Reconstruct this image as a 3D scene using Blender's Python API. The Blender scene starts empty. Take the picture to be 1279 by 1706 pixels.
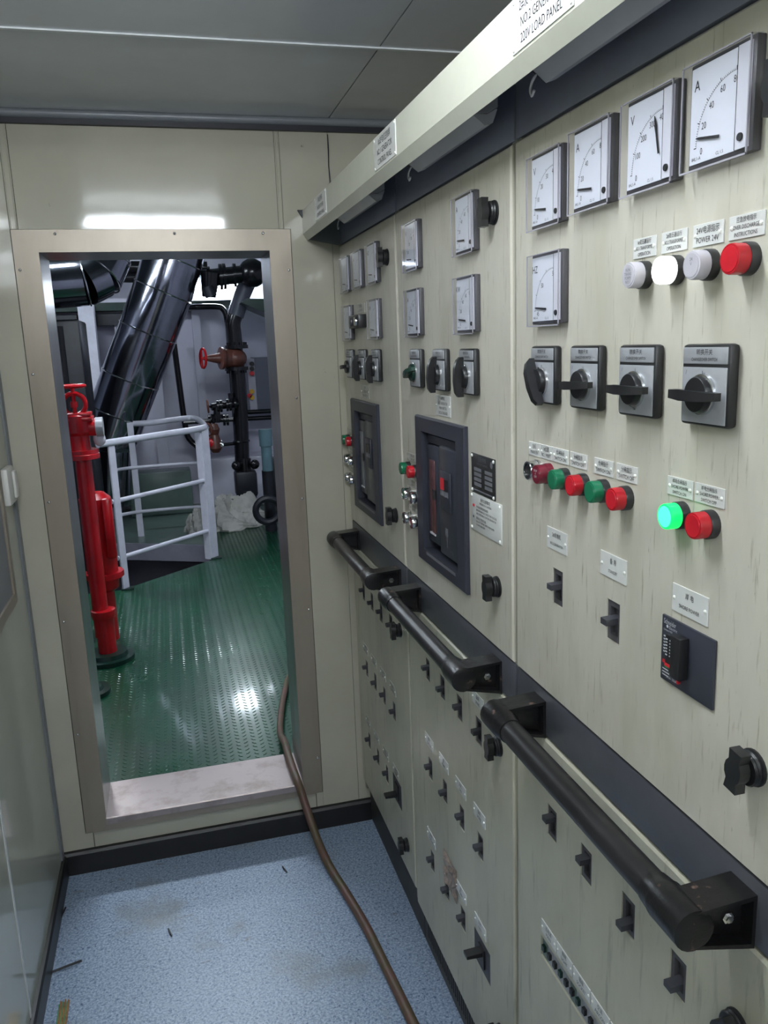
import bpy, bmesh, math, random
from mathutils import Vector, Matrix
random.seed(7)
scene = bpy.context.scene
PI = math.pi
R = math.radians
C = scene.collection

# ------------------------------------------------------------------ camera, light, exposure
CAMH, FPX = 1.55, 1347.87
YAW, PIT, ROL = R(14.60448), R(-11.84242), R(-2.16356)
FWD = Vector((math.sin(YAW)*math.cos(PIT), math.cos(YAW)*math.cos(PIT), math.sin(PIT)))
r0 = Vector((math.cos(YAW), -math.sin(YAW), 0)); u0 = r0.cross(FWD)
RT = math.cos(ROL)*r0 + math.sin(ROL)*u0
UP = -math.sin(ROL)*r0 + math.cos(ROL)*u0
cd = bpy.data.cameras.new('camera'); cam = bpy.data.objects.new('camera', cd); C.objects.link(cam)
cd.sensor_fit = 'VERTICAL'; cd.sensor_height = 24.0; cd.lens = FPX*24.0/1706.0; cd.clip_start = 0.02
m = Matrix((RT, UP, -FWD)).transposed().to_4x4(); m.translation = Vector((0, 0, CAMH)); cam.matrix_world = m
scene.camera = cam
w = bpy.data.worlds.new('world'); scene.world = w; w.use_nodes = True
w.node_tree.nodes['Background'].inputs[0].default_value = (0.5, 0.55, 0.6, 1)
w.node_tree.nodes['Background'].inputs[1].default_value = 0.05
scene.view_settings.view_transform = 'Standard'; scene.view_settings.look = 'None'
scene.view_settings.gamma = 1.0; scene.view_settings.use_curve_mapping = False
scene.view_settings.exposure = 0.55
LAMP_ROOM = 75.0      # emission of the cabin's ceiling tubes, added fill lamps included
LAMP_ENGINE = 55.0    # emission of the machinery space tubes

def at(px, py, Y):            # a point of the photograph at depth y = Y
    d = RT*((px-639.5)/FPX) - UP*((py-853)/FPX) + FWD
    return Vector((0, 0, CAMH)) + d*(Y/d.y)
def atz(px, py, z):
    d = RT*((px-639.5)/FPX) - UP*((py-853)/FPX) + FWD
    return Vector((0, 0, CAMH)) + d*((z-CAMH)/d.z)

# ------------------------------------------------------------------ materials
def lin(c):
    return tuple((v/255/12.92 if v/255 <= .04045 else ((v/255+.055)/1.055)**2.4) for v in c)+(1,)
MATS = {}
def mat(name, col, rough=.5, metal=0., var=0., vscale=8., stretch=(1, 1, 1), bump=0., bscale=60., col2=None, spec=.5,
        emit=None, estr=0., coat=0., thr=(.4, .7), scratch=None, objco=False, rvar=0.):
    if name in MATS: return MATS[name]
    M = bpy.data.materials.new(name); M.use_nodes = True
    nt = M.node_tree; N = nt.nodes; L = nt.links; b = N['Principled BSDF']
    b.inputs['Base Color'].default_value = lin(col); b.inputs['Roughness'].default_value = rough
    b.inputs['Metallic'].default_value = metal; b.inputs['Specular IOR Level'].default_value = spec
    if coat: b.inputs['Coat Weight'].default_value = coat; b.inputs['Coat Roughness'].default_value = .08
    if emit: b.inputs['Emission Color'].default_value = lin(emit); b.inputs['Emission Strength'].default_value = estr
    def coords(st):
        g = N.new('ShaderNodeNewGeometry') if not objco else N.new('ShaderNodeTexCoord')
        mp = N.new('ShaderNodeMapping'); mp.inputs['Scale'].default_value = st
        L.new(g.outputs['Position' if not objco else 'Object'], mp.inputs['Vector']); return mp
    if var or col2:
        mp = coords(stretch); no = N.new('ShaderNodeTexNoise'); no.inputs['Scale'].default_value = vscale
        no.inputs['Detail'].default_value = 6; no.inputs['Roughness'].default_value = .65
        L.new(mp.outputs[0], no.inputs['Vector'])
        rp = N.new('ShaderNodeValToRGB'); rp.color_ramp.elements[0].position = thr[0]; rp.color_ramp.elements[1].position = thr[1]
        c2 = col2 or tuple(max(0, v*(1-var)) for v in col)
        rp.color_ramp.elements[0].color = lin(col); rp.color_ramp.elements[1].color = lin(c2)
        L.new(no.outputs['Fac'], rp.inputs[0]); out = rp.outputs[0]
        if scratch:
            for (scol, sst, ssc, t0, t1) in scratch:
                mp2 = coords(sst); n2 = N.new('ShaderNodeTexNoise'); n2.inputs['Scale'].default_value = ssc
                n2.inputs['Detail'].default_value = 4; n2.inputs['Roughness'].default_value = .6
                L.new(mp2.outputs[0], n2.inputs['Vector'])
                r2 = N.new('ShaderNodeMapRange'); r2.inputs[1].default_value = t0; r2.inputs[2].default_value = t1
                L.new(n2.outputs['Fac'], r2.inputs[0])
                mx = N.new('ShaderNodeMix'); mx.data_type = 'RGBA'; mx.inputs[7].default_value = lin(scol)
                L.new(r2.outputs[0], mx.inputs[0]); L.new(out, mx.inputs[6]); out = mx.outputs[2]
        L.new(out, b.inputs['Base Color'])
        if rvar:
            rr = N.new('ShaderNodeMapRange'); rr.inputs[3].default_value = rough; rr.inputs[4].default_value = rough+rvar
            L.new(no.outputs['Fac'], rr.inputs[0]); L.new(rr.outputs[0], b.inputs['Roughness'])
    if bump:
        mp = coords((1, 1, 1)); nb = N.new('ShaderNodeTexNoise'); nb.inputs['Scale'].default_value = bscale; nb.inputs['Detail'].default_value = 4
        L.new(mp.outputs[0], nb.inputs['Vector'])
        bp = N.new('ShaderNodeBump'); bp.inputs['Strength'].default_value = bump; bp.inputs['Distance'].default_value = .01
        L.new(nb.outputs['Fac'], bp.inputs['Height']); L.new(bp.outputs[0], b.inputs['Normal'])
    MATS[name] = M; return M

def glass(name, col=(1, 1, 1), gloss=1.0):
    M = bpy.data.materials.new(name); M.use_nodes = True; nt = M.node_tree; nt.nodes.clear(); N = nt.nodes; L = nt.links
    o = N.new('ShaderNodeOutputMaterial'); t = N.new('ShaderNodeBsdfTransparent'); g = N.new('ShaderNodeBsdfGlossy'); f = N.new('ShaderNodeFresnel')
    t.inputs[0].default_value = (*col, 1); g.inputs['Roughness'].default_value = .06; ge = N.new('ShaderNodeNewGeometry'); mr = N.new('ShaderNodeMapRange')
    mr.inputs[3].default_value = 1.45; mr.inputs[4].default_value = 1/1.45; L.new(ge.outputs['Backfacing'], mr.inputs[0]); L.new(mr.outputs[0], f.inputs['IOR'])
    mx = N.new('ShaderNodeMixShader'); L.new(f.outputs[0], mx.inputs[0]); L.new(t.outputs[0], mx.inputs[1]); L.new(g.outputs[0], mx.inputs[2])
    L.new(mx.outputs[0], o.inputs[0]); MATS[name] = M; return M

CREAM = mat('cabinet_paint', (210, 205, 190), .34, var=.09, vscale=5, stretch=(1, 1, .35), bump=.05, bscale=25,
            scratch=[((150, 144, 124), (1, 26, 2.2), 6, .60, .74), ((120, 116, 100), (1, 60, 7), 9, .70, .76), ((192, 188, 170), (1, 3, 1), 3, .5, .7)])
CREAM_LOW = mat('cabinet_paint_lower', (197, 194, 174), .36, var=.12, vscale=4, stretch=(1, 1, .5), bump=.06, bscale=25,
            scratch=[((146, 144, 128), (1, 14, 1.6), 5, .58, .78), ((118, 116, 100), (1, 40, 12), 8, .70, .76)])
FASCIA = mat('canopy_paint', (214, 213, 196), .35, var=.05, vscale=6)
POST = mat('cabinet_post_paint', (158, 156, 140), .45, var=.15, vscale=10)
SLATE_FILL = mat('slate_paint_fill_lit', (134, 138, 156), .4, var=.08, vscale=6)  # slate made lighter: fill light under the canopy is put into the colour
SLATE = mat('slate_band_paint', (82, 83, 89), .38, var=.12, vscale=6, bump=.03)
WALL = mat('wall_panel_paint', (187, 183, 165), .075, var=.05, vscale=2.5, bump=.035, bscale=7, coat=.0,
           scratch=[((120, 118, 104), (18, 18, 9), 3, .74, .80)])
WALLL = mat('left_wall_paint', (186, 187, 174), .10, var=.04, vscale=2, bump=.03, bscale=5)
CEIL = mat('ceiling_paint', (212, 215, 218), .22, var=.06, vscale=2, bump=.03, bscale=6)
GAP = mat('dark_gap', (22, 23, 32), .5)
TRIMG = mat('trim_grey', (120, 124, 128), .35, var=.05)
STEELF = mat('door_frame_steel', (160, 149, 134), .38, .35, var=.08, vscale=5, stretch=(1, 1, .3))
STEEL = mat('brushed_steel', (176, 176, 172), .30, .85, var=.1, vscale=14, stretch=(1, 1, .15), bump=.04, bscale=50)
SILL = mat('sill_steel', (176, 163, 160), .34, .6, var=.0, col2=(136, 122, 108), vscale=11, thr=(.5, .78), bump=.05, bscale=40,
           scratch=[((30, 80, 58), (1, 1, 1), 13, .74, .80)])
BLACKRUB = mat('black_rubber', (30, 29, 30), .42, var=.2, vscale=12)
TUBEB = mat('black_tube', (40, 38, 39), .36, var=.35, vscale=9, bump=.05, bscale=30, scratch=[((92, 84, 80), (3, 3, 3), 9, .66, .78)])
BRACK = mat('black_bracket', (26, 25, 26), .32, var=.2, vscale=9, bump=.08, bscale=90, scratch=[((120, 96, 86), (3, 3, 3), 16, .63, .72)])
PLAST = mat('black_plastic', (34, 34, 36), .38, var=.15, vscale=20)
PLASTG = mat('grey_black_plastic', (66, 66, 72), .5, var=.1, vscale=20)
BREAKG = mat('breaker_grey', (84, 82, 86), .5, var=.15, vscale=25)
BEZEL = mat('meter_bezel', (74, 72, 76), .4)
DIAL = mat('meter_dial', (236, 238, 246), .55)
STRIP = mat('meter_strip', (233, 232, 240), .3)
INK = mat('black_ink', (34, 34, 38), .6)
INKW = mat('white_ink', (205, 205, 210), .6)
INKR = mat('red_ink', (205, 40, 50), .5)
INKG = mat('green_ink', (60, 150, 90), .5)
PLATEW = mat('white_nameplate', (226, 226, 222), .22, var=.03, vscale=20)
RIVET = mat('white_rivet', (240, 240, 232), .2)
ALU = mat('aluminium_plate', (176, 178, 182), .36, .25, var=.06, vscale=30)
CHROME = mat('chrome', (215, 215, 215), .14, 1.0)
COLLAR = mat('button_collar', (44, 44, 44), .35)
GREENP = mat('green_lens', (22, 112, 76), .24); REDP = mat('red_lens', (180, 26, 38), .24); MAROON = mat('maroon_lens', (112, 30, 46), .26)
CLEARL = mat('clear_lens', (200, 196, 202), .2); LITW = mat('lit_white_lens', (255, 255, 255), .3, emit=(250, 255, 250), estr=2.2)
LITG = mat('lit_green_lens', (20, 220, 110), .25, emit=(15, 240, 95), estr=.9)
LITGC = mat('lit_green_core', (90, 250, 200), .25, emit=(70, 255, 170), estr=.8)
LAMPP = mat('lamp_plastic', (190, 190, 196), .25, var=.04); LAMPH = mat('lamp_housing', (165, 163, 168), .35)
CARD = mat('dark_metal_plate', (52, 52, 52), .4, .2, var=.1)
GREYP = mat('grey_print', (112, 112, 118), .5)
SLATEF = mat('breaker_frame', (54, 55, 66), .45, var=.08, vscale=10)
ACB = mat('breaker_front', (58, 60, 70), .28)
WINR = mat('brown_window', (104, 66, 66), .2, var=.25, vscale=20); WING = mat('grey_window', (120, 122, 128), .25, var=.1)
FLOORB = mat('blue_speckled_vinyl', (114, 134, 161), .36, vscale=170, col2=(174, 189, 208), thr=(.40, .62), bump=.12, bscale=140,
             scratch=[((74, 94, 126), (1, 1, 1), 120, .56, .66), ((118, 124, 124), (1, 1, 1), 3.2, .56, .74), ((96, 92, 78), (2, 5, 1), 4.5, .66, .76)])
HOSE = mat('hose_rubber', (104, 74, 66), .5, vscale=14, col2=(84, 76, 52), thr=(.4, .6), bump=.1, bscale=60)
GREEN = mat('green_deck_paint', (5, 70, 44), .20, var=.25, vscale=3, bump=.02, bscale=8, rvar=.2, coat=.3)
GREEND = mat('dark_green_paint', (12, 46, 36), .3, var=.2)
GGREY = mat('grey_green_paint', (104, 124, 116), .3, var=.12, vscale=4)
ENGW = mat('engine_wall_paint', (203, 202, 216), .28, var=.07, vscale=2, bump=.04, bscale=5)
ENGC = mat('engine_ceiling_paint', (92, 104, 104), .5, var=.2, vscale=3)
DARKM = mat('dark_machinery', (34, 36, 44), .45, var=.3, vscale=8)
DARKP = mat('black_pipe_paint', (22, 22, 26), .22, var=.15, vscale=8)
FOIL = mat('bright_metal_cladding', (150, 152, 162), .13, 1.0, var=.12, vscale=5, bump=.12, bscale=6)
REDM = mat('red_pipe_paint', (190, 20, 30), .25, var=.2, vscale=6); BROWNV = mat('brown_valve_paint', (104, 62, 52), .35, var=.3, vscale=10)
RAIL = mat('pale_rail_paint', (214, 214, 226), .28, var=.08, vscale=8)
SACK = mat('white_woven_sack', (206, 204, 196), .7, var=.15, vscale=9, bump=.5, bscale=22)
BLUEM = mat('pale_blue_machine', (104, 136, 146), .4, var=.1); GREYB = mat('grey_box_paint', (96, 100, 114), .4, var=.06)
BRASS = mat('stripped_copper', (170, 128, 84), .35, .5, var=.3, vscale=60); YEL = mat('yellow_knob', (220, 170, 40), .4)
TUBEL = mat('tube_light', (255, 255, 255), .4, emit=(238, 246, 255), estr=LAMP_ROOM)
TUBEE = mat('engine_tube_light', (255, 255, 255), .4, emit=(232, 244, 255), estr=LAMP_ENGINE)
WHITEP = mat('white_plastic', (226, 224, 216), .3); TAPE = mat('dirty_tape', (170, 150, 136), .2, var=.3, vscale=12, bump=.6, bscale=40)
LBLT = mat('clear_tape_label', (196, 194, 184), .15, var=.05, bump=.3, bscale=50)
CAULK = mat('pale_caulk', (206, 208, 208), .4)
GLASS = glass('clear_cover', (.97, .97, .985))

# ------------------------------------------------------------------ mesh helpers
class MB:
    def __init__(s): s.v = []; s.f = []
    def add(s, vs, fs):
        o = len(s.v); s.v += [tuple(v) for v in vs]; s.f += [tuple(i+o for i in f) for f in fs]; return s
    def box(s, x0, x1, y0, y1, z0, z1, bev=0.):
        if bev <= 0:
            vs = [(x0, y0, z0), (x1, y0, z0), (x1, y1, z0), (x0, y1, z0), (x0, y0, z1), (x1, y0, z1), (x1, y1, z1), (x0, y1, z1)]
            return s.add(vs, [(0, 3, 2, 1), (4, 5, 6, 7), (0, 1, 5, 4), (1, 2, 6, 5), (2, 3, 7, 6), (3, 0, 4, 7)])
        bm = bmesh.new(); bmesh.ops.create_cube(bm, size=1)
        for v in bm.verts: v.co = Vector(((x0+x1)/2+v.co.x*(x1-x0), (y0+y1)/2+v.co.y*(y1-y0), (z0+z1)/2+v.co.z*(z1-z0)))
        bmesh.ops.bevel(bm, geom=bm.edges[:], offset=bev, segments=2, affect='EDGES', profile=.5)
        bm.verts.index_update()
        s.add([v.co[:] for v in bm.verts], [[v.index for v in f.verts] for f in bm.faces]); bm.free(); return s
    def lathe(s, prof, o=(0, 0, 0), ax=(0, 0, 1), n=20, cap=True):   # prof: (distance along ax, radius)
        a = Vector(ax).normalized(); t = Vector((0, 0, 1)) if abs(a.z) < .9 else Vector((1, 0, 0))
        e1 = a.cross(t).normalized(); e2 = a.cross(e1); o = Vector(o); vs = []; fs = []
        for d, r in prof:
            for k in range(n):
                q = 2*PI*k/n; vs.append(o+a*d+e1*(r*math.cos(q))+e2*(r*math.sin(q)))
        for i in range(len(prof)-1):
            for k in range(n):
                k2 = (k+1) % n; fs.append((i*n+k, i*n+k2, (i+1)*n+k2, (i+1)*n+k))
        if cap: fs.append(tuple(reversed(range(n)))); fs.append(tuple(range((len(prof)-1)*n, len(prof)*n)))
        return s.add(vs, fs)
    def cyl(s, p0, p1, r, n=16, r1=None):
        p0 = Vector(p0); d = Vector(p1)-p0; return s.lathe([(0, r), (d.length, r if r1 is None else r1)], p0, d, n)
    def tube(s, pts, r, n=12, closed=False):
        P = [Vector(p) for p in pts]; m_ = len(P); vs = []; fs = []; e = None
        for i, p in enumerate(P):
            if closed: t = (P[(i+1) % m_]-P[i-1])
            else: t = (P[min(i+1, m_-1)]-P[max(i-1, 0)])
            t.normalize()
            if e is None:
                e = t.cross(Vector((0, 0, 1)) if abs(t.z) < .9 else Vector((1, 0, 0))).normalized()
            else: e = (e-t*e.dot(t)).normalized()
            g = t.cross(e); rr = r[i] if isinstance(r, (list, tuple)) else r
            for k in range(n):
                q = 2*PI*k/n; vs.append(p+e*(rr*math.cos(q))+g*(rr*math.sin(q)))
        for i in range(m_ if closed else m_-1):
            j = (i+1) % m_
            for k in range(n):
                k2 = (k+1) % n; fs.append((i*n+k, i*n+k2, j*n+k2, j*n+k))
        if not closed: fs.append(tuple(reversed(range(n)))); fs.append(tuple(range((m_-1)*n, m_*n)))
        return s.add(vs, fs)
    def torus(s, c, ax, Rr, r, n=28, k=8):
        a = Vector(ax).normalized(); t = Vector((0, 0, 1)) if abs(a.z) < .9 else Vector((1, 0, 0))
        e1 = a.cross(t).normalized(); e2 = a.cross(e1)
        return s.tube([Vector(c)+e1*(Rr*math.cos(2*PI*i/n))+e2*(Rr*math.sin(2*PI*i/n)) for i in range(n)], r, k, True)
    def prism(s, poly, f):     # poly list of (a,b); f(a,b,t) -> point for t = 0 and 1
        n = len(poly); vs = [f(a, b, 0) for a, b in poly]+[f(a, b, 1) for a, b in poly]
        return s.add(vs, [tuple(reversed(range(n))), tuple(range(n, 2*n))]+[(i, (i+1) % n, n+(i+1) % n, n+i) for i in range(n)])
    def sphere(s, c, r, n=14, sq=(1, 1, 1)):
        vs = []; fs = []; c = Vector(c); k = n//2
        for i in range(k+1):
            th = PI*i/k
            for j in range(n):
                q = 2*PI*j/n; vs.append(c+Vector((r*sq[0]*math.sin(th)*math.cos(q), r*sq[1]*math.sin(th)*math.sin(q), r*sq[2]*math.cos(th))))
        for i in range(k):
            for j in range(n): fs.append((i*n+j, (i+1)*n+j, (i+1)*n+(j+1) % n, i*n+(j+1) % n))
        return s.add(vs, fs)
    def build(s, name, m_, parent=None, smooth=True, loc=None):
        me = bpy.data.meshes.new(name); me.from_pydata(s.v, [], s.f); me.update()
        bm = bmesh.new(); bm.from_mesh(me); bmesh.ops.remove_doubles(bm, verts=bm.verts, dist=1e-6)
        bmesh.ops.recalc_face_normals(bm, faces=bm.faces); bm.to_mesh(me); bm.free()
        if smooth and len(me.polygons):
            me.shade_smooth(); me.set_sharp_from_angle(angle=R(32))
        me.materials.append(m_); o = bpy.data.objects.new(name, me); C.objects.link(o)
        if parent: o.parent = parent
        if loc is not None: o.location = loc
        return o

def smooth_path(pts, k=6):
    P = [Vector(p) for p in pts]; P = [P[0]*2-P[1]]+P+[P[-1]*2-P[-2]]; out = []
    for i in range(1, len(P)-2):
        for j in range(k):
            t = j/k; a, b, c, d = P[i-1:i+3]
            out.append(.5*((2*b)+(c-a)*t+(2*a-5*b+4*c-d)*t*t+(3*b-a-3*c+d)*t**3))
    out.append(P[-2]); return out

def plate(x0, x1, z0, z1, holes, w0, w1, ch=.003):    # slab facing -y from y=-w1 (front) to y=-w0, with rectangular holes and a chamfered rim
    mb = MB(); a0, a1, b0, b1 = x0+ch, x1-ch, z0+ch, z1-ch
    xs = sorted(set([a0, a1]+[v for h in holes for v in h[:2]])); zs = sorted(set([b0, b1]+[v for h in holes for v in h[2:]]))
    for i in range(len(xs)-1):
        for j in range(len(zs)-1):
            cx, cz = (xs[i]+xs[i+1])/2, (zs[j]+zs[j+1])/2
            if any(h[0] < cx < h[1] and h[2] < cz < h[3] for h in holes): continue
            mb.add([(xs[i], -w1, zs[j]), (xs[i+1], -w1, zs[j]), (xs[i+1], -w1, zs[j+1]), (xs[i], -w1, zs[j+1])], [(0, 1, 2, 3)])
    q = [(a0, b0), (a1, b0), (a1, b1), (a0, b1)]; p = [(x0, z0), (x1, z0), (x1, z1), (x0, z1)]
    for i in range(4):
        j = (i+1) % 4
        mb.add([(q[i][0], -w1, q[i][1]), (q[j][0], -w1, q[j][1]), (p[j][0], -w1+ch, p[j][1]), (p[i][0], -w1+ch, p[i][1])], [(0, 3, 2, 1)])
        mb.add([(p[i][0], -w1+ch, p[i][1]), (p[j][0], -w1+ch, p[j][1]), (p[j][0], -w0, p[j][1]), (p[i][0], -w0, p[i][1])], [(0, 3, 2, 1)])
    for h in holes:
        c = [(h[0], h[2]), (h[1], h[2]), (h[1], h[3]), (h[0], h[3])]
        for i in range(4):
            j = (i+1) % 4
            mb.add([(c[i][0], -w1, c[i][1]), (c[j][0], -w1, c[j][1]), (c[j][0], -w0, c[j][1]), (c[i][0], -w0, c[i][1])], [(0, 1, 2, 3)])
    return mb
def flat_build(mb, name, m_, parent=None):    # open sheets: keep the faces as made
    me = bpy.data.meshes.new(name); me.from_pydata(mb.v, [], mb.f); me.update(); me.materials.append(m_)
    o = bpy.data.objects.new(name, me); C.objects.link(o)
    if parent: o.parent = parent
    return o

# text: returns vertices/faces on the local facade plane (x right, z up, facing -y)
TC = {}
def glyphs(s_):
    if s_ in TC: return TC[s_]
    cu = bpy.data.curves.new('t', 'FONT'); cu.body = s_; cu.size = 1; cu.align_x = 'CENTER'; cu.resolution_u = 2
    o = bpy.data.objects.new('t', cu); me = bpy.data.meshes.new_from_object(o)
    vs = [tuple(v.co) for v in me.vertices]; fs = [tuple(p.vertices) for p in me.polygons]
    bpy.data.objects.remove(o); bpy.data.curves.remove(cu); bpy.data.meshes.remove(me)
    TC[s_] = (vs, fs); return TC[s_]
def text(mb, s_, x, z, size, y, sx=1., maxw=None, left=False):
    vs, fs = glyphs(s_)
    if not vs: return
    a, b = min(v[0] for v in vs), max(v[0] for v in vs)
    k = size*sx
    if maxw and (b-a)*k > maxw: k = maxw/(b-a)
    x = x-a*k if left else x-(a+b)/2*k
    mb.add([(x+v[0]*k, y, z+(v[1]-.35)*size) for v in vs], fs)

def tag(o, label=None, cat=None, group=None, kind=None):
    if label: o['label'] = label
    if cat: o['category'] = cat
    if group: o['group'] = group
    if kind: o['kind'] = kind
    return o
def thing(name, label, cat, loc=(0, 0, 0), rz=0., group=None):
    o = bpy.data.objects.new(name, None); o.empty_display_size = .05; C.objects.link(o)
    o.location = loc; o.rotation_euler = (0, 0, rz); return tag(o, label, cat, group)
def dup(o, loc, label, group=None, parent=None):
    c = o.copy(); C.objects.link(c)
    if parent is not None: c.parent = parent
    else:
        c.location = loc; tag(c, label, None, group)
    for ch in list(o.children): dup(ch, None, None, None, c)
    return c
def struct(mb, name, m_, parent=None, smooth=False):
    o = mb.build(name, m_, parent, smooth)
    if parent is None: o['kind'] = 'structure'
    return o

# ------------------------------------------------------------------ the setting: cabin shell
XP = .515                      # front plane of the cabinet doors
YD, XL, ZC, XR, YB = 2.377, -.425, 2.16, 1.18, -3.0
struct(MB().box(XL-.1, XR+.1, YB-.1, YD+.02, -.06, 0), 'floor', FLOORB)
ce = struct(MB().box(XL-.1, XR+.1, YB-.1, YD+.1, ZC+.004, ZC+.06), 'ceiling', GAP)
for (a, b) in ((-2.99, -1.2), (-1.194, -.2), (-.194, .806), (.812, 1.806), (1.816, YD-.022)):
    for (c, d) in ((XL, .4985), (.4995, XR)):
        MB().box(c+.001, d-.001, a, b, ZC, ZC+.02, .0).build('ceiling_panel', CEIL, ce, False)
MB().box(XL, XR, 1.806, 1.816, ZC-.003, ZC+.004).build('ceiling_joint_strip', CAULK, ce, False)
# wall with the doorway
wf = MB(); wf.box(XL-.1, -.30, YD+.012, YD+.18, 0, ZC).box(.325, XR+.1, YD+.012, YD+.18, 0, ZC).box(-.30, .325, YD+.012, YD+.18, 1.822, ZC).box(-.30, .325, YD+.012, YD+.18, 0, .165)
wfo = struct(wf, 'wall_front', GAP)
for (a, b, c, d) in ((XL, -.3545, 0, 2.128), (-.3515, -.3355, 1.872, 2.128), (-.3325, .3455, 1.872, 2.128), (.3485, .3575, 1.872, 2.128), (.3605, .496, 1.872, 2.128), (.3790, .496, 0, 1.872),
                     (-.331, .355, .075, .1275), (.4972, XR, 0, 2.128), (-.3545, -.333, .075, .124), (.357, .3785, .075, .124)):
    MB().box(a, b, YD, YD+.011, c, d).build('wall_panel', WALL, wfo, False)
for x in (-.3515, -.336, .3485, .3575):
    MB().cyl((x, YD, 1.872), (x, YD, 2.127), .0022, 8).build('joint_bead', WALL, wfo)
struct(MB().box(XL, XR, YD-.016, YD-.0005, 2.127, 2.143), 'trim_1', GAP)
struct(MB().lathe([(0, .012), (XR-XL, .012)], (XL, YD-.012, 2.152), (1, 0, 0), 12), 'trim_2', TRIMG, None, True)
wl = struct(MB().box(XL-.12, XL-.012, YB-.1, YD+.012, 0, ZC), 'wall_left', GAP)
for (a, b) in ((-2.99, -1.256), (-1.25, -.253), (-.247, .747), (.753, 1.740), (1.750, YD-.038)):
    MB().box(XL-.012, XL, a, b, 0, ZC-.001).build('wall_panel', WALLL, wl, False)
MB().box(XL-.010, XL+.002, 1.740, 1.750, .07, ZC-.001).build('joint_strip', CAULK, wl, False)
struct(MB().prism([(XL-.012, YD-.038), (XL+.004, YD-.036), (XL+.006, YD-.014), (XL+.004, YD), (XL-.012, YD)], lambda a, b, t: (a, b, .07+t*(ZC-.072))), 'trim_3', TRIMG)
struct(MB().box(XR, XR+.1, YB-.1, YD+.012, 0, ZC), 'wall_right', WALL)
struct(MB().box(XL-.1, XR+.1, YB-.12, YB, 0, ZC), 'wall_back', WALL)
struct(MB().prism([(YD, 0), (YD-.013, 0), (YD-.013, .064), (YD-.008, .072), (YD, .075)], lambda a, b, t: (XL+t*(XP+.02-XL), a, b)), 'baseboard_front', BLACKRUB)
struct(MB().prism([(XL, 0), (XL+.012, 0), (XL+.012, .06), (XL+.008, .068), (XL, .07)], lambda a, b, t: (a, YB+t*(YD-YB), b)), 'baseboard_left', BLACKRUB)

# door frame: flange, raised casing, reveals, sill
df = thing('door_1', None, None, (0, YD, 0)); df['kind'] = 'structure'
def ring(x0, x1, z0, z1, X0, X1, Z0, Z1, y0, y1):
    mb = MB(); mb.box(x0, X0, y0, y1, z0, z1).box(X1, x1, y0, y1, z0, z1).box(X0, X1, y0, y1, Z1, z1)
    if Z0 > z0: mb.box(X0, X1, y0, y1, z0, Z0)
    return mb
ring(-.352, .377, .127, 1.871, -.331, .356, .127, 1.848, -.003, -.0002).build('frame_flange', STEELF, df, False)
ring(-.331, .356, .129, 1.848, -.289, .314, .171, 1.813, -.012, -.0002).build('frame_casing', STEELF, df, False)
mb = MB().box(-.300, -.2895, -.0001, .20, .168, 1.82).box(.3145, .325, -.0001, .20, .168, 1.82).box(-.2895, .3145, -.0001, .20, 1.8135, 1.82)
mb.build('reveal_lining', STEEL, df, False)
mb = MB().prism([(-.018, .152), (-.018, .171), (-.016, .174), (.196, .174), (.196, .165), (-.0125, .165), (-.0125, .152)], lambda a, b, t: (-.289+t*.603, a, b))
mb.build('sill_plate', SILL, df, False)
FRAME_RIVETS = [(-.341, z) for z in (.45, .8, 1.15, 1.5, 1.77)]+[(.367, z) for z in (.25, .75, 1.1, 1.4, 1.76)]+[(x, 1.860) for x in (-.245, .06, .30)]
# scuffs and hanging cable on the door wall
o = MB().tube([(.497, YD-.003, 2.122), (.4975, YD-.004, 2.08), (.4955, YD-.006, 2.04), (.4985, YD-.004, 2.0), (.498, YD-.003, 1.982)], .0016, 6).build('hanging_strip', DARKM)
tag(o, 'thin dark sealing strip hanging loose from ceiling joint beside the canopy', 'strip')

# ------------------------------------------------------------------ panel furniture builders (local: x right, z up, front faces -y)
def face(y, z): return (XP, y, z)
QR = -PI/2

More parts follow.
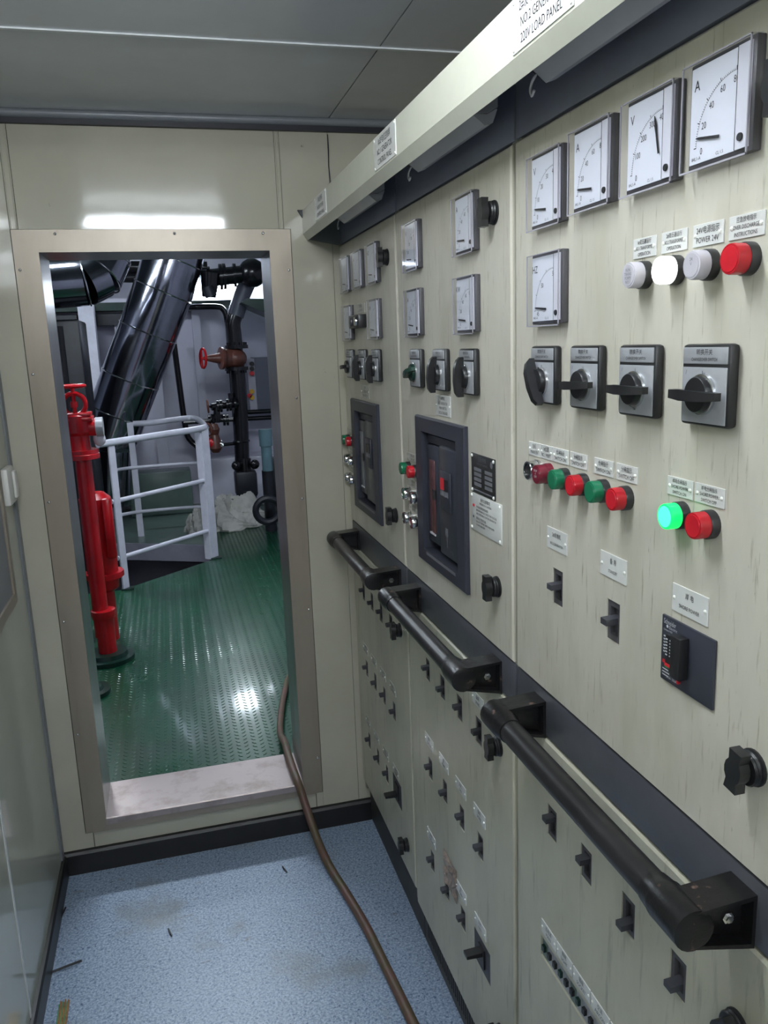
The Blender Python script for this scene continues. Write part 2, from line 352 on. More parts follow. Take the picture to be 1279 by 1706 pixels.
def meter(y, z, unit, nums, needle, label, group, fine=True):
    t = thing('panel_meter', label, 'meter', face(y, z), QR, group)
    h = .0485
    mb = MB().box(-.0410, h, -.0095, 0, -.0445, h-.0005, .0012); mb.build('bezel', BEZEL, t)
    MB().box(-.0385, .0256, -.0103, -.0090, -.0405, .0440).build('dial', DIAL, t, False)
    MB().box(.0271, .0440, -.0115, -.0090, -.0405, .0440).build('side_strip', STRIP, t, False)
    MB().lathe([(0, .0036), (.0018, .0034), (.0018, .0025)], (.0350, -.0112, -.031), (0, -1, 0), 14).build('adjusting_screw', INK, t)
    s = MB(); px, pz, rr = .0240, -.0265, .052; Y = -.0105
    N = len(nums)-1; n = N*(10 if fine else 4)
    for i in range(n+1):
        a = PI-(PI/2+.02)*i/n; big = i % (n//N) == 0
        r1 = rr+.0005; r2 = rr+(.0040 if big else .0022); wd = .0004 if big else .00022
        c, si = math.cos(a), math.sin(a)
        s.add([(px+c*r1-si*wd, Y, pz+si*r1+c*wd), (px+c*r2-si*wd, Y, pz+si*r2+c*wd), (px+c*r2+si*wd, Y, pz+si*r2-c*wd), (px+c*r1+si*wd, Y, pz+si*r1-c*wd)], [(0, 1, 2, 3)])
    for i in range(n):
        a = PI-(PI/2+.02)*i/n; b = PI-(PI/2+.02)*(i+1)/n
        s.add([(px+math.cos(q)*r_, Y, pz+math.sin(q)*r_) for q, r_ in ((a, rr+.0005), (a, rr+.0008), (b, rr+.0008), (b, rr+.0005))], [(0, 1, 2, 3)])
    for i, k in enumerate(nums):
        if not k: continue
        a = PI-(PI/2+.02)*i/N; text(s, k, px+math.cos(a)*(rr-.0062)+(.001 if i == 0 else 0), pz+math.sin(a)*(rr-.006)-(.004 if i == 0 else 0), .0088, Y, .8)
    text(s, unit, -.0300, .0285, .0135, Y, .9)
    text(s, '84L1-A', -.028, -.0360, .0045, Y); text(s, 'CL 1.5', .006, -.0370, .0040, Y)
    s.box(.0272, .0277, -.0118, -.0116, -.0405, .0440)
    flat_build(s, 'scale', INK, t)
    nd = MB(); a = PI-(PI/2)*needle; c, si = math.cos(a), math.sin(a); Y = -.0116
    if needle < .3: pts = [(.052, .0004), (.048, .0011), (.018, .0013)]
    else: pts = [(.050, .0003), (.040, .0018), (.033, .0012), (.012, .0010)]
    poly = [(px+c*l-si*w_, pz+si*l+c*w_) for l, w_ in pts]+[(px+c*l+si*w_, pz+si*l-c*w_) for l, w_ in reversed(pts)]
    nd.prism(poly, lambda q, r_, u: (q, Y-.0006*u, r_)); nd.build('needle', INK, t, False)
    g = MB(); k = .0487; j = .0478; F = -.0150; B = -.0097
    q0 = [(-k, B, -k), (k, B, -k), (k, B, k), (-k, B, k)]; q1 = [(-j, F, -j), (j, F, -j), (j, F, j), (-j, F, j)]
    B = -.0030; q0 = [(-k, B, -k), (k, B, -k), (k, B, k), (-k, B, k)]
    g.add(q0+q1, [(4, 5, 6, 7), (0, 1, 5, 4), (1, 2, 6, 5), (2, 3, 7, 6), (3, 0, 4, 7)])
    flat_build(g, 'glass_cover', GLASS, t)
    e = MB()   # polished rims of the moulded cover
    e.box(-j, j, F-.0002, F+.0012, j-.0012, j).box(-j, j, F-.0002, F+.0012, -j, -j+.0016).box(-j, -j+.0010, F-.0002, F+.0012, -j, j).box(j-.0012, j, F-.0002, F+.0012, -j, j)
    e.build('cover_rim', RIMM, t, False)
    return t
RIMM = mat('cover_rim', (176, 172, 182), .15)

def lever(mb, ang, L=.034, pr=.024, th=.0058, base=.016):
    poly = [(-L, base), (-L, base+pr*.42), (-L*.8, base+pr*.62), (-L*.2, base+pr*.72), (L*.45, base+pr*.70), (L*.85, base+pr*.52), (L, base+pr*.30), (L, base)]
    c, s = math.cos(ang), math.sin(ang)
    def f(l, w_, t):
        k = (th*(1-.35*abs(l)/L))*(2*t-1); return (c*l-s*k, -w_, s*l+c*k)
    mb.prism(poly, f)
def switch(y, z, ang, label, group, marks=('0', 'I', ''), L=.034, knob=PLAST, title=('转换开关', 'CHANGEOVER SWITCH')):
    t = thing('rotary_switch', label, 'switch', face(y, z), QR, group)
    MB().box(-.0365, .0365, -.012, 0, -.0395, .0395, .004).build('base_plate', PLAST, t)
    MB().box(-.0335, .0335, -.0128, -.011, .0205, .0365, .0007).build('title_plate', ALU, t)
    MB().box(-.0335, .0335, -.0128, -.011, -.0365, .0175, .0007).build('dial_plate', ALU, t)
    s = MB(); text(s, title[0], 0, .0318, .0062, -.0130); text(s, title[1], 0, .0250, .0046, -.0130, .8, maxw=.058)
    text(s, marks[0], 0, .0118, .0070, -.0130); text(s, marks[1], -.027, .0125, .0060, -.0130); text(s, marks[2], 0, -.0300, .0060, -.0130)
    flat_build(s, 'lettering', INK, t)
    MB().lathe([(0, .0200), (.003, .0198), (.0035, .0185)], (0, -.0128, -.0085), (0, -1, 0), 28).build('knob_ring', CHROME, t)
    k = MB().lathe([(0, .0180), (.0045, .0176), (.0060, .0165)], (0, -.0162, 0), (0, -1, 0), 28); lever(k, ang, L, base=.018)
    k.v = [(a, b, c-.0085) for a, b, c in k.v]; k.build('handle', knob, t)
    return t

def button(y, z, kind, label, group):
    t = thing('pilot_lamp' if kind in ('green', 'red', 'lit_green', 'lit_white', 'clear', 'clear_text') else 'push_button', label, 'indicator' if 'lamp' in label else 'button', face(y, z), QR, group)
    if kind in ('chrome', 'chrome_green', 'chrome_red'):
        MB().lathe([(0, .0150), (.004, .0150), (.004, .0142), (.016, .0142), (.018, .0132), (.018, .0112), (.014, .0108)], (0, 0, 0), (0, -1, 0), 24).build('ring', CHROME, t)
        MB().lathe([(0, .0108), (.0155, .0108), (.0165, .0095)], (0, 0, 0), (0, -1, 0), 20).build('cap', {'chrome': PLAST, 'chrome_green': GREENP, 'chrome_red': MAROON}[kind], t)
        return t
    lens = {'green': GREENP, 'red': REDP, 'lit_green': LITG, 'lit_white': LITW, 'clear': CLEARL, 'clear_text': CLEARL, 'maroon': MAROON}[kind]
    MB().lathe([(0, .0148), (.008, .0148), (.0095, .0142)], (0, 0, 0), (0, -1, 0), 26).build('collar', COLLAR if kind != 'maroon' else MAROON, t)
    MB().lathe([(0, .0138), (.0105, .0138), (.0122, .0132), (.0124, .0120)], (0, -.0095, 0), (0, -1, 0), 26).build('lens', lens, t)
    fm = {'green': GREENP, 'red': REDF, 'lit_green': LITGC, 'lit_white': LITW, 'clear': CLEARL, 'clear_text': CLEARL, 'maroon': MAROON}[kind]
    MB().lathe([(0, .0114), (.0006, .0112)], (0, -.0218, 0), (0, -1, 0), 26).build('lens_face', fm, t)
    if kind in ('clear_text', 'maroon', 'clear'):
        s = MB()
        for k, q in enumerate(('RUN', 'TRANS', 'FORM', 'NO.1') if kind == 'clear_text' else ('24', 'V') if kind == 'clear' else ('STOP', '0', 'OFF')):
            text(s, q, 0, .0055-.0042*k, .0045, -.0226, maxw=.015)
        flat_build(s, 'lettering', INKW if kind == 'maroon' else GREYP, t)
    return t
REDF = mat('red_lens_face', (196, 28, 42), .3)

def breaker(y, z, label, group, w=.0305, h=.053, tog=0.0):     # toggle breaker seated in a slot cut in the door
    t = thing('toggle_breaker', label, 'breaker', face(y, z), QR, group)
    W, H = w/2-.0003, h/2-.0003
    mb = MB(); mb.box(-W, -W+.006, .0018, .0142, -H, H).box(W-.006, W, .0018, .0142, -H, H).box(-W+.006, W-.006, .0018, .0142, -H, -H+.008).box(-W+.006, W-.006, .0018, .0142, H-.008, H).box(-W+.006, W-.006, .0090, .0142, -H+.008, H-.008)
    mb.build('breaker_body', BREAKG, t, False)
    k = MB().prism([(-.0040, .0089), (.0045, .0089), (.0035, -.0135), (-.0045, -.0135)], lambda a, b, q: (-.0070+.014*q, b, a+tog))
    k.build('toggle', PLASTG, t, False); return t

def big_breaker(y, z, w, h, label, group, tz=.0):
    t = thing('molded_case_breaker', label, 'breaker', face(y, z), QR, group)
    W, H = w/2-.0004, h/2-.0004
    MB().box(-W, W, .0005, .0142, -H, H).build('breaker_body', PLASTG, t, False)
    MB().box(-W*.35, W*.35, -.003, .0004, -H*.6, H*.6).build('toggle_housing', PLAST, t, False)
    MB().prism([(-.005, -.003), (.005, -.003), (.004, -.036), (-.003, -.036)], lambda a, b, q: (-.010+.02*q, b, a+tz)).build('toggle', PLAST, t, False)
    return t

RV = {}
def rivets_at(parent, pts, r, m_):
    if (r, m_.name) not in RV:
        RV[(r, m_.name)] = MB().lathe([(0, r), (r*.45, r*.85), (r*.75, r*.4), (r*.8, r*.1)], (0, 0, 0), (0, -1, 0), 10).build('rivet', m_, parent); os_ = [RV[(r, m_.name)]]
    else: os_ = []
    for i, p in enumerate(pts):
        if i < len(os_): o = os_[i]
        else:
            o = bpy.data.objects.new('rivet', RV[(r, m_.name)].data); C.objects.link(o); o.parent = parent
        o.location = p
def nameplate(y, z, lines, label, group, w=.044, h=.021, sizes=None, m_=None, rivets=((-1, 0), (1, 0)), x=XP, ink=None, tilt=0.):
    t = thing('nameplate', label, 'sign', (x, y, z), QR, group)
    t.rotation_euler = (0, tilt, QR)
    MB().box(-w/2, w/2, -.0014, 0, -h/2, h/2, .0004).build('plate', m_ or PLATEW, t, False)
    n = len(lines); s = MB()
    ph = h/(n+.35)
    for i, l in enumerate(lines):
        text(s, l, 0, h/2-ph*(i+.68), (sizes[i] if sizes else ph*.86), -.0017, .82, maxw=w*(.74 if rivets else .9))
    flat_build(s, 'lettering', ink or INK, t)
    if rivets:
        rivets_at(t, [(a*(w/2-.0042), -.0014, b*(h/2-.004) if b else 0) for a, b in rivets], .0022, RIVET)
    return t

def latch_mb():
    a = MB().lathe([(0, .0185), (.002, .0185), (.003, .0165), (.005, .0175), (.007, .016), (.009, .0172), (.011, .0158), (.0110, .0145), (.0118, .008), (.0131, .008)], (0, 0, 0), (0, -1, 0), 22)
    poly = [(-.0085, -.0215), (.0085, -.0215), (.0072, -.011), (.0105, -.006), (.0115, 0), (.0105, .006), (.0072, .011), (.0085, .0215), (-.0085, .0215), (-.0072, .011), (-.0105, .006), (-.0115, 0), (-.0105, -.006), (-.0072, -.011)]
    a.prism(poly, lambda x, z, t: (x, -.0132-.0115*t, z)); return a
LATCH = None
def latch(parent, y, z, rot=0.):     # child of a door; the door's origin is the cabinet's
    global LATCH
    if LATCH is None:
        LATCH = latch_mb().build('latch_handle', PLAST, parent)
        o = LATCH
    else:
        o = bpy.data.objects.new('latch_handle', LATCH.data); C.objects.link(o); o.parent = parent
    o.location = (-(y), 0, z); o.rotation_euler = (0, rot, 0); return o

rivets_at(df, [(a, -.003, b) for a, b in FRAME_RIVETS], .0042, CHROME)
# ------------------------------------------------------------------ switchboard cabinets
def row(ys, z, w=.0305, h=.053): return [(-y-w/2, -y+w/2, z-h/2, z+h/2) for y in ys]
P1Y = (2.255, 2.153, 2.052, 1.950); P2Y = (1.640, 1.538, 1.432, 1.328); P3Y = (1.023, .917, .808, .702)
holes_up = {1: [(-2.257, -2.037, 1.112, 1.368)], 2: [(-1.628, -1.408, 1.112, 1.368)], 3: row((1.010,), 1.198)+row((.860,), 1.197), 4: []}
holes_lo = {1: row(P1Y, .825)+row(P1Y, .580)+row((2.265, 2.160, 2.056), .337)+[(-1.991, -1.904, .308, .381)],
            2: row(P2Y, .822)+row(P2Y, .577)+row((1.644, 1.540, 1.436), .333)+[(-1.369, -1.283, .296, .368)],
            3: row(P3Y, .815)+[(-1.060, -.640, .552, .590)], 4: []}
names = {1: 'cream switchboard cabinet farthest from the camera, next to the doorway wall',
         2: 'middle cream switchboard cabinet carrying the dark data plate',
         3: 'nearest cream switchboard cabinet with four meters in a top row',
         4: 'plain cream cabinet continuing the row past the right picture edge'}
for k, (ya, yb) in {1: (1.788, 2.3765), 2: (1.158, 1.788), 3: (.528, 1.158), 4: (-.102, .528)}.items():
    cab = thing('switchboard_cabinet', names[k], 'cabinet', (XP, 0, 0), QR, 'cream switchboard cabinets in one row')
    x0, x1 = -yb, -ya
    b = MB().box(x0+.0005, x1-.0005, .055, .62, 0, 1.905)
    b.box(x0+.0005, x0+.016, .006, .055, .118, 1.905).box(x1-.016, x1-.0005, .006, .055, .118, 1.905).box(x0+.016, x1-.016, .0155, .055, 1.80, 1.905)
    b.box(x0+.016, x1-.016, .0155, .055, .92, 1.03).box(x0+.016, x1-.016, .0155, .055, .118, .150)
    b.build('cabinet_body', POST, cab, False)
    d = plate(x0+.006 if k > 1 else x0+.003, x1-.010 if k != 1 else x1-.006, 1.023, 1.824, holes_up[k], -.0148, 0); ud = flat_build(d, 'upper_door', CREAM, cab)
    d = plate(x0+.006 if k > 1 else x0+.003, x1-.010 if k != 1 else x1-.006, .152 if k == 1 else .122, .944, holes_lo[k], -.0148, 0); ld = flat_build(d, 'lower_door', CREAM_LOW, cab)
    MB().box(x0+.002, x1-.004, .002, .0155, .948, 1.020, .002).build('rail_band', SLATE, cab)
    MB().box(x0+.002, x1-.004, .003, .0155, 1.828, 1.9045, .002).build('top_band', SLATE_FILL, cab)
    sl = []
    xx = x0+.03
    while xx < x1-.03 and k > 1: sl.append((xx, xx+.006, .028, .092)); xx += .0135
    flat_build(plate(x0+.001, x1-.001, .001, .117 if k > 1 else .149, sl, -.054, -.018, .002), 'plinth', PLINTH if k > 1 else SLATE, cab) if False else None
    pm = plate(x0+.001, x1-.001, .001, .1175, sl, -.054, -.020, .002); po = flat_build(pm, 'plinth', mat('plinth_paint', (62, 60, 56), .5, var=.2, vscale=8), cab)
    ly = ya+.072 if k < 4 else ya+.072
    latch(ud, ly, 1.740); latch(ud, ly, 1.136, R(8 if k == 3 else 0))
    latch(ld, ly, .841, R(35 if k == 3 else 0)); latch(ld, ly, .237)

# top meters
def P(k): return {1: 'farthest cabinet', 2: 'middle cabinet', 3: 'nearest cabinet'}[k]
g3 = 'square panel meters on the nearest cabinet'; g2 = 'square panel meters on the middle cabinet'; g1 = 'square panel meters on the farthest cabinet'
meter(1.035-.0, 1.738, 'V', ['0', '10', '20', '30', '40'], 0.08, 'small voltmeter at far end of nearest cabinet top row, low dial 0 to 40', g3)
meter(.9155, 1.742, 'A', ['0', '20', '40', '60', '80'], 0.08, 'ammeter second in nearest cabinet top row, left of the voltmeter with raised needle', g3)
meter(.7955, 1.742, 'V', ['', '', '', '', ''], .9, 'voltmeter with raised needle pointing up near 400, third of top row', g3) if False else \
meter(.7955, 1.742, 'V', ['0', '100', '200', '300', '400'], .86, 'voltmeter with raised needle pointing steeply up, third of top row', g3)
meter(.6855, 1.745, 'A', ['0', '20', '40', '60', '80'], 0.1, 'large ammeter reading zero at right end of the nearest top row', g3)
meter(1.033, 1.611, 'HZ', ['45', '', '50', '', '55'], 0.05, 'single meter below the top row, above the first rotary switch', g3)
meter(1.643, 1.737, 'V', ['0', '100', '200', '300', '400'], 0.05, 'upper left meter of the middle cabinet', g2, False)
meter(1.643, 1.606, 'A', ['0', '20', '40', '60', '80'], 0.05, 'lower left meter of the middle cabinet', g2, False)
meter(1.339, 1.737, 'A', ['0', '20', '40', '60', '80'], 0.05, 'upper right meter of the middle cabinet beside the black latch handle', g2, False)
meter(1.339, 1.606, 'KW', ['0', '20', '40', '60', '80'], 0.05, 'lower right meter of the middle cabinet', g2, False)
meter(2.268, 1.735, 'V', ['0', '', '', '', '9'], 0.05, 'upper meter on farthest cabinet closest to the doorway wall', g1, False)
meter(2.123, 1.735, 'A', ['0', '', '', '', '9'], 0.05, 'middle one of three upper meters on the farthest cabinet', g1, False)
meter(1.968, 1.735, 'HZ', ['0', '', '', '', '9'], 0.05, 'upper meter on farthest cabinet beside the black latch handle', g1, False)
meter(2.268, 1.605, 'V', ['0', '', '', '', '9'], 0.05, 'lower meter on farthest cabinet closest to the doorway wall', g1, False)
meter(1.970, 1.605, 'KW', ['0', '', '', '', '9'], 0.05, 'lower meter on farthest cabinet, right of the twin indicator', g1, False)
t = thing('twin_indicator', 'black twin indicator block between the two lower meters of farthest cabinet', 'indicator', face(2.135, 1.606), QR)
MB().box(-.055, .055, -.022, 0, -.017, .017, .002).build('housing', PLAST, t)
for x in (-.027, .027): MB().lathe([(0, .012), (.004, .011), (.005, .006)], (x, -.022, 0), (0, -1, 0), 14).build('lens', CHROME if x > 0 else BEZEL, t)
nameplate(2.135, 1.640, ['同步 指示', 'SYN  LAMP'], 'small clear label strip above the twin indicator block', None, .085, .024, m_=LBLT, rivets=None)

# rotary switches
gs3 = 'rotary selector switches on the nearest cabinet'; gs2 = 'rotary selector switches on the middle cabinet'; gs1 = 'rotary selector switches on the farthest cabinet'
switch(1.0375, 1.4975, R(118), 'rotary switch with its handle turned down, far end of nearest row', gs3)
switch(.9215, 1.4975, R(2), 'rotary switch with level handle, second in the nearest row', gs3, ('U', '/', ''))
switch(.8040, 1.4975, R(0), 'rotary switch with level handle and marking below, third in nearest row', gs3, ('I', '/', 'Iw'))
switch(.6850, 1.4975, R(-1), 'largest looking rotary switch with level handle above the green lit lamp', gs3, ('Iu', '/', ''))
switch(1.634, 1.4945, R(20), 'short green-black rotary switch, left one on the middle cabinet', gs2, L=.024, knob=mat('green_black_plastic', (20, 52, 42), .3))
switch(1.480, 1.4945, R(80), 'upright black rotary switch, middle one on the middle cabinet', gs2)
switch(1.332, 1.4945, R(88), 'upright black rotary switch, right one on the middle cabinet', gs2)
switch(2.262, 1.4945, R(5), 'rotary switch with level handle on farthest cabinet beside doorway wall', gs1)
switch(2.114, 1.4945, R(95), 'middle rotary switch on the farthest cabinet', gs1)
switch(1.970, 1.4945, R(88), 'rotary switch on the farthest cabinet nearest the camera', gs1)

# lamps in a row, upper right
gl = 'four indicator lamps in a row under the meters'
button(.808, 1.611, 'clear_text', 'unlit grey indicator lamp with tiny text, left of the lit white lamp', gl)
button(.7515, 1.611, 'lit_white', 'glowing white indicator lamp in the upper row', gl)
button(.698, 1.611, 'clear', 'unlit pale indicator lamp between white lit lamp and red lamp', gl)
button(.6435, 1.611, 'red', 'red indicator lamp at right end of the upper row', gl)
gp = 'white nameplates over the indicator lamps'
nameplate(.811, 1.640, ['1#变压器运行', 'NO.1 TRANSFORMER', 'OPERATION'], 'OPERATION nameplate above the unlit grey lamp, leftmost of four', gp)
nameplate(.7575, 1.640, ['2#变压器运行', 'NO.2 TRANSFORMER', 'OPERATION'], 'OPERATION nameplate above the glowing white lamp', gp)
nameplate(.7035, 1.640, ['24V电源指示', 'POWER 24V'], 'white nameplate reading POWER 24V', gp, .046)
nameplate(.6495, 1.640, ['应急放电指示', 'OVER DISCHARGE', 'INSTRUCTIONS'], 'white nameplate reading OVER DISCHARGE INSTRUCTIONS', gp, .047)
# button row
gb = 'row of six buttons and lamps at mid height of the nearest cabinet'
for y, kd, lb in ((1.073, 'chrome', 'chrome ringed black push button at left end of the six'), (1.036, 'maroon', 'dark maroon push button with white symbol'),
                  (.987, 'green', 'green lamp right beside the maroon button'), (.936, 'red', 'red lamp between the two unlit green lamps'),
                  (.885, 'green', 'green lamp between the two red lamps of the row of six'), (.834, 'red', 'red lamp at right end of the row of six')):
    button(y, 1.3595, kd, lb, gb)
gq = 'white nameplates above the row of six buttons'
for y, ls, lb in ((1.084, ['主机', 'MAIN EN'], 'leftmost white nameplate above the chrome ringed button'), (1.045, ['1#位置', 'NO.1 POSIT'], 'white nameplate above the maroon button'),
                  (1.002, ['合闸指示', 'SWITCH ON'], 'SWITCH ON nameplate above the green lamp beside maroon button'), (.952, ['分闸指示', 'SWITCH OFF'], 'SWITCH OFF nameplate above the red lamp between green lamps'),
                  (.888, ['合闸指示', 'SWITCH ON'], 'SWITCH ON nameplate above the second green lamp'), (.835, ['分闸指示', 'SWITCH OFF'], 'SWITCH OFF nameplate at right end above the last red lamp')):
    nameplate(y, 1.3885, ls, lb, gq, .038 if y > 1.03 else .045, .020)
button(.727, 1.3600, 'lit_green', 'glowing green indicator lamp', 'pair of shore power lamps')
button(.6795, 1.3600, 'red', 'red lamp right beside the glowing green one', 'pair of shore power lamps')
nameplate(.732, 1.3885, ['岸电合闸指示', 'SHORE POWER', 'SWITCH ON'], 'nameplate directly above the glowing green lamp', 'shore power lamp nameplates', .044, .020)
nameplate(.6835, 1.3885, ['岸电分闸指示', 'SHORE POWER', 'SWITCH OFF'], 'nameplate above red lamp beside the glowing green lamp', 'shore power lamp nameplates', .046, .020)
gn = 'larger white nameplates above the breakers of the nearest cabinet'
nameplate(1.0115, 1.267, ['2#发电机', 'NO.2 GENERATOR'], 'white nameplate reading NO.2 GENERATOR', gn, .060, .031, (.0078, .0056))
nameplate(.8605, 1.2675, ['备 用', 'STANDBY'], 'white nameplate reading STANDBY', gn, .061, .031, (.0078, .0058))
nameplate(.7075, 1.2675, ['岸 电', 'SHORE POWER'], 'white nameplate reading SHORE POWER', gn, .061, .031, (.0078, .0062))
breaker(1.010, 1.198, 'toggle breaker below the NO.2 GENERATOR nameplate', 'toggle breakers on the upper door', tog=.003)
breaker(.860, 1.197, 'toggle breaker below the STANDBY nameplate', 'toggle breakers on the upper door', tog=.002)
# branded shore power breaker
t = thing('shore_power_breaker', 'large black shore power breaker with red stripe and white print', 'breaker', face(.7065, 1.205), QR)
MB().box(-.0455, .0455, -.0035, 0, -.038, .038, .0012).build('face_plate', ACB, t)
MB().box(-.012, .0045, -.0155, -.0036, -.021, .026, .001).build('handle_well', PLAST, t)
MB().box(-.032, -.010, -.0075, -.0036, -.0175, .0195, .001).build('trip_block', PLAST, t)
s = MB(); text(s, 'Schneider', -.030, .0320, .0082, -.0038, maxw=.022); text(s, 'Electric', -.024, .0265, .0050, -.0038); s.lathe([(0, .0018), (.0002, .0018)], (-.0345, -.0037, .0268), (0, -1, 0), 10)
text(s, 'Compact NSX', -.033, .0222, .0030, -.0038, maxw=.016)
for i in range(6):
    for x in (-.0295, -.0225, -.0155): s.box(x-.0016, x+.0016, -.0078, -.0076, .0135-i*.0036, .0150-i*.0036)
    s.box(-.0405, -.0375, -.0039, -.0037, .0135-i*.0036, .0150-i*.0036)
for i in range(3): s.box(-.041, -.030+.004*(i % 2), -.0039, -.0037, -.0245-i*.0035, -.0235-i*.0035)
text(s, '250A  50kA', -.024, -.0315, .0040, -.0038)
flat_build(s, 'lettering', INKW, t)
MB().box(-.0320, -.0125, -.0080, -.0074, -.0172, -.0135).build('red_stripe', INKR, t, False)
MB().box(-.0415, -.0325, -.0040, -.0036, -.0172, -.0135).build('red_stripe', INKR, t, False)
MB().box(-.038, -.028, -.0040, -.0036, -.0215, -.0205).build('green_stripe', INKG, t, False)
MB().cyl((-.010, -.0036, -.0290), (-.010, -.0060, -.0290), .0024, 12).build('trip_button', INKR, t)

# breaker rows
gA = 'toggle breakers in rows on the lower doors'
ordn = ('first', 'second', 'third', 'fourth')
for ys, z, k, rw in ((P3Y, .815, 3, 'row under the handrail'), (P2Y, .822, 2, 'row under the handrail'), (P2Y, .577, 2, 'middle row'), ((1.644, 1.540, 1.436), .333, 2, 'bottom row'),
                     (P1Y, .825, 1, 'row under the handrail'), (P1Y, .580, 1, 'middle row'), ((2.265, 2.160, 2.056), .337, 1, 'bottom row')):
    for i, y in enumerate(ys):
        breaker(y, z, '%s toggle breaker in the %s, %s' % (ordn[i], rw, P(k)), gA, tog=(.006, -.002, .004, .0)[i] if k < 3 else (.010, .010, -.011, -.010)[i])
big_breaker(1.326, .332, .086, .072, 'big dark breaker at right end of bottom row of the middle cabinet', 'big breakers in the bottom rows', .010)
big_breaker(1.9475, .3445, .087, .073, 'big dark breaker at right end of bottom row of the farthest cabinet', 'big breakers in the bottom rows', -.008)
gC = 'small white nameplates over the lower breaker rows'
circ = [['照明', 'LIGHTING'], ['泵', 'PUMP'], ['风机', 'FAN'], ['备用', 'SPARE']]
for ys, z, k, rw, wd in ((P3Y, .883, 3, 'row just below the near handrail', .058), (P2Y, .884, 2, 'row just below the middle handrail', .058), (P2Y, .645, 2, 'middle row', .060), ((1.644, 1.442, 1.332), .395, 2, 'bottom row', .060),
                         (P1Y, .645, 1, 'middle row', .055), ((2.265, 2.160, 2.056, 1.950), .402, 1, 'bottom row', .055)):
    for i, y in enumerate(ys):
        nameplate(y, z, circ[i], '%s small nameplate over the %s, %s' % (ordn[i], rw, P(k)), gC, wd, .026, m_=LBLT if k == 1 else None)
nameplate(1.262, .884, ['注 意', 'CAUTION'], 'small red lettered nameplate beside the middle handrail end', None, .045, .03, ink=INKR) if False else None

# miniature breakers in the long slot of the nearest lower door
t = thing('miniature_breaker_row', 'row of miniature breakers in the long slot near the picture bottom', 'breaker', face(.85, .571), QR)
for i in range(22):
    x = -.2085+i*.019; MB().box(x, x+.0182, .003, .0142, -.0185, .0185).build('module', ALU if i % 5 else GGREY, t, False)
    MB().box(x+.005, x+.013, -.002, .003, -.004, .006).build('lever', GREEND if i % 3 == 0 else PLAST, t, False)
for i in range(7):
    y = 1.030-i*.0535
    nameplate(y, .6125, [['主电源', 'MAIN'], ['照明', 'LIGHT'], ['插座', 'SOCKET'], ['空调', 'AIRCON']][i % 4], '%s white nameplate from the left above the long slot' % ('first', 'second', 'third', 'fourth', 'fifth', 'sixth', 'seventh')[i],
              'nameplates above the long breaker slot', .051, .024)

# middle and far cabinet: air circuit breakers in frames, button clusters
def acb(k, yc, label, warm):
    t = thing('air_circuit_breaker', label, 'breaker', face(yc, 1.240), QR, 'framed air circuit breakers')
    f = plate(-.1485, .1485, -.157, .157, [(-.105, .105, -.126, .126)], .0002, .009, .003); o = flat_build(f, 'frame', SLATEF, t)
    mb = MB().box(-.1075, .1075, .045, .050, -.128, .128).box(-.1075, -.105, -.0008, .045, -.128, .128).box(.105, .1075, -.0008, .045, -.128, .128).box(-.105, .105, -.0008, .045, -.128, -.126).box(-.105, .105, -.0008, .045, .126, .128)
    mb.build('recess_lining', SLATEF, t, False)
    MB().box(-.095, -.020, .006, .044, -.105, .100, .002).build('trip_unit_panel', ACB, t)
    MB().box(-.016, .092, .0035, .044, -.115, .105, .004).build('control_panel', ACB, t)
    MB().box(-.104, .103, .010, .044, .102, .120, .002).build('top_rail', SLATEF, t)
    MB().box(-.080, -.045, .0042, .0060, -.085, .070, .0006).build('display_window', WINR if warm else WING, t)
    MB().box(-.058, -.040, .0028, .0046, -.010, .010).build('window_latch', PLAST, t, False)
    MB().box(-.080, -.045, .0032, .0050, -.088, -.084).build('window_sill', INKW, t, False)
    MB().box(.002, .062, -.0010, .0034, -.020, .060, .002).build('operating_box', SLATEF, t)
    MB().box(.010, .028, -.0028, -.0010, .022, .045).build('open_button', INKR if warm else PLAST, t, False)
    MB().box(.034, .052, -.0028, -.0010, .022, .045).build('close_button', PLAST, t, False)
    MB().box(.010, .028, -.0024, -.0010, .010, .020).build('state_window', GREYP, t, False)
    MB().box(.034, .052, -.0024, -.0010, .010, .020).build('state_window', GREYP, t, False)
    MB().box(-.088, .092, -.0093, -.0088, -.136, -.130).build('reflector_strip', GREYP, t, False)
    s = MB(); text(s, 'MT06', .055, -.100, .010, .0031); text(s, '630A', .045, -.080, .006, .0031); s.box(.02, .036, .0028, .0031, -.072, -.056); s.box(.028, .032, .0028, .0031, -.095, -.072)
    flat_build(s, 'lettering', GREYP, t)
    for ch in t.children:
        if not ch.name.startswith(('frame', 'recess_lining', 'reflector')): ch.location.y = -.0055
    return t
acb(2, 1.5075, 'dark framed air circuit breaker with brown window on the middle cabinet', True)
acb(1, 2.1315, 'dark framed air circuit breaker with grey window on the farthest cabinet', False)
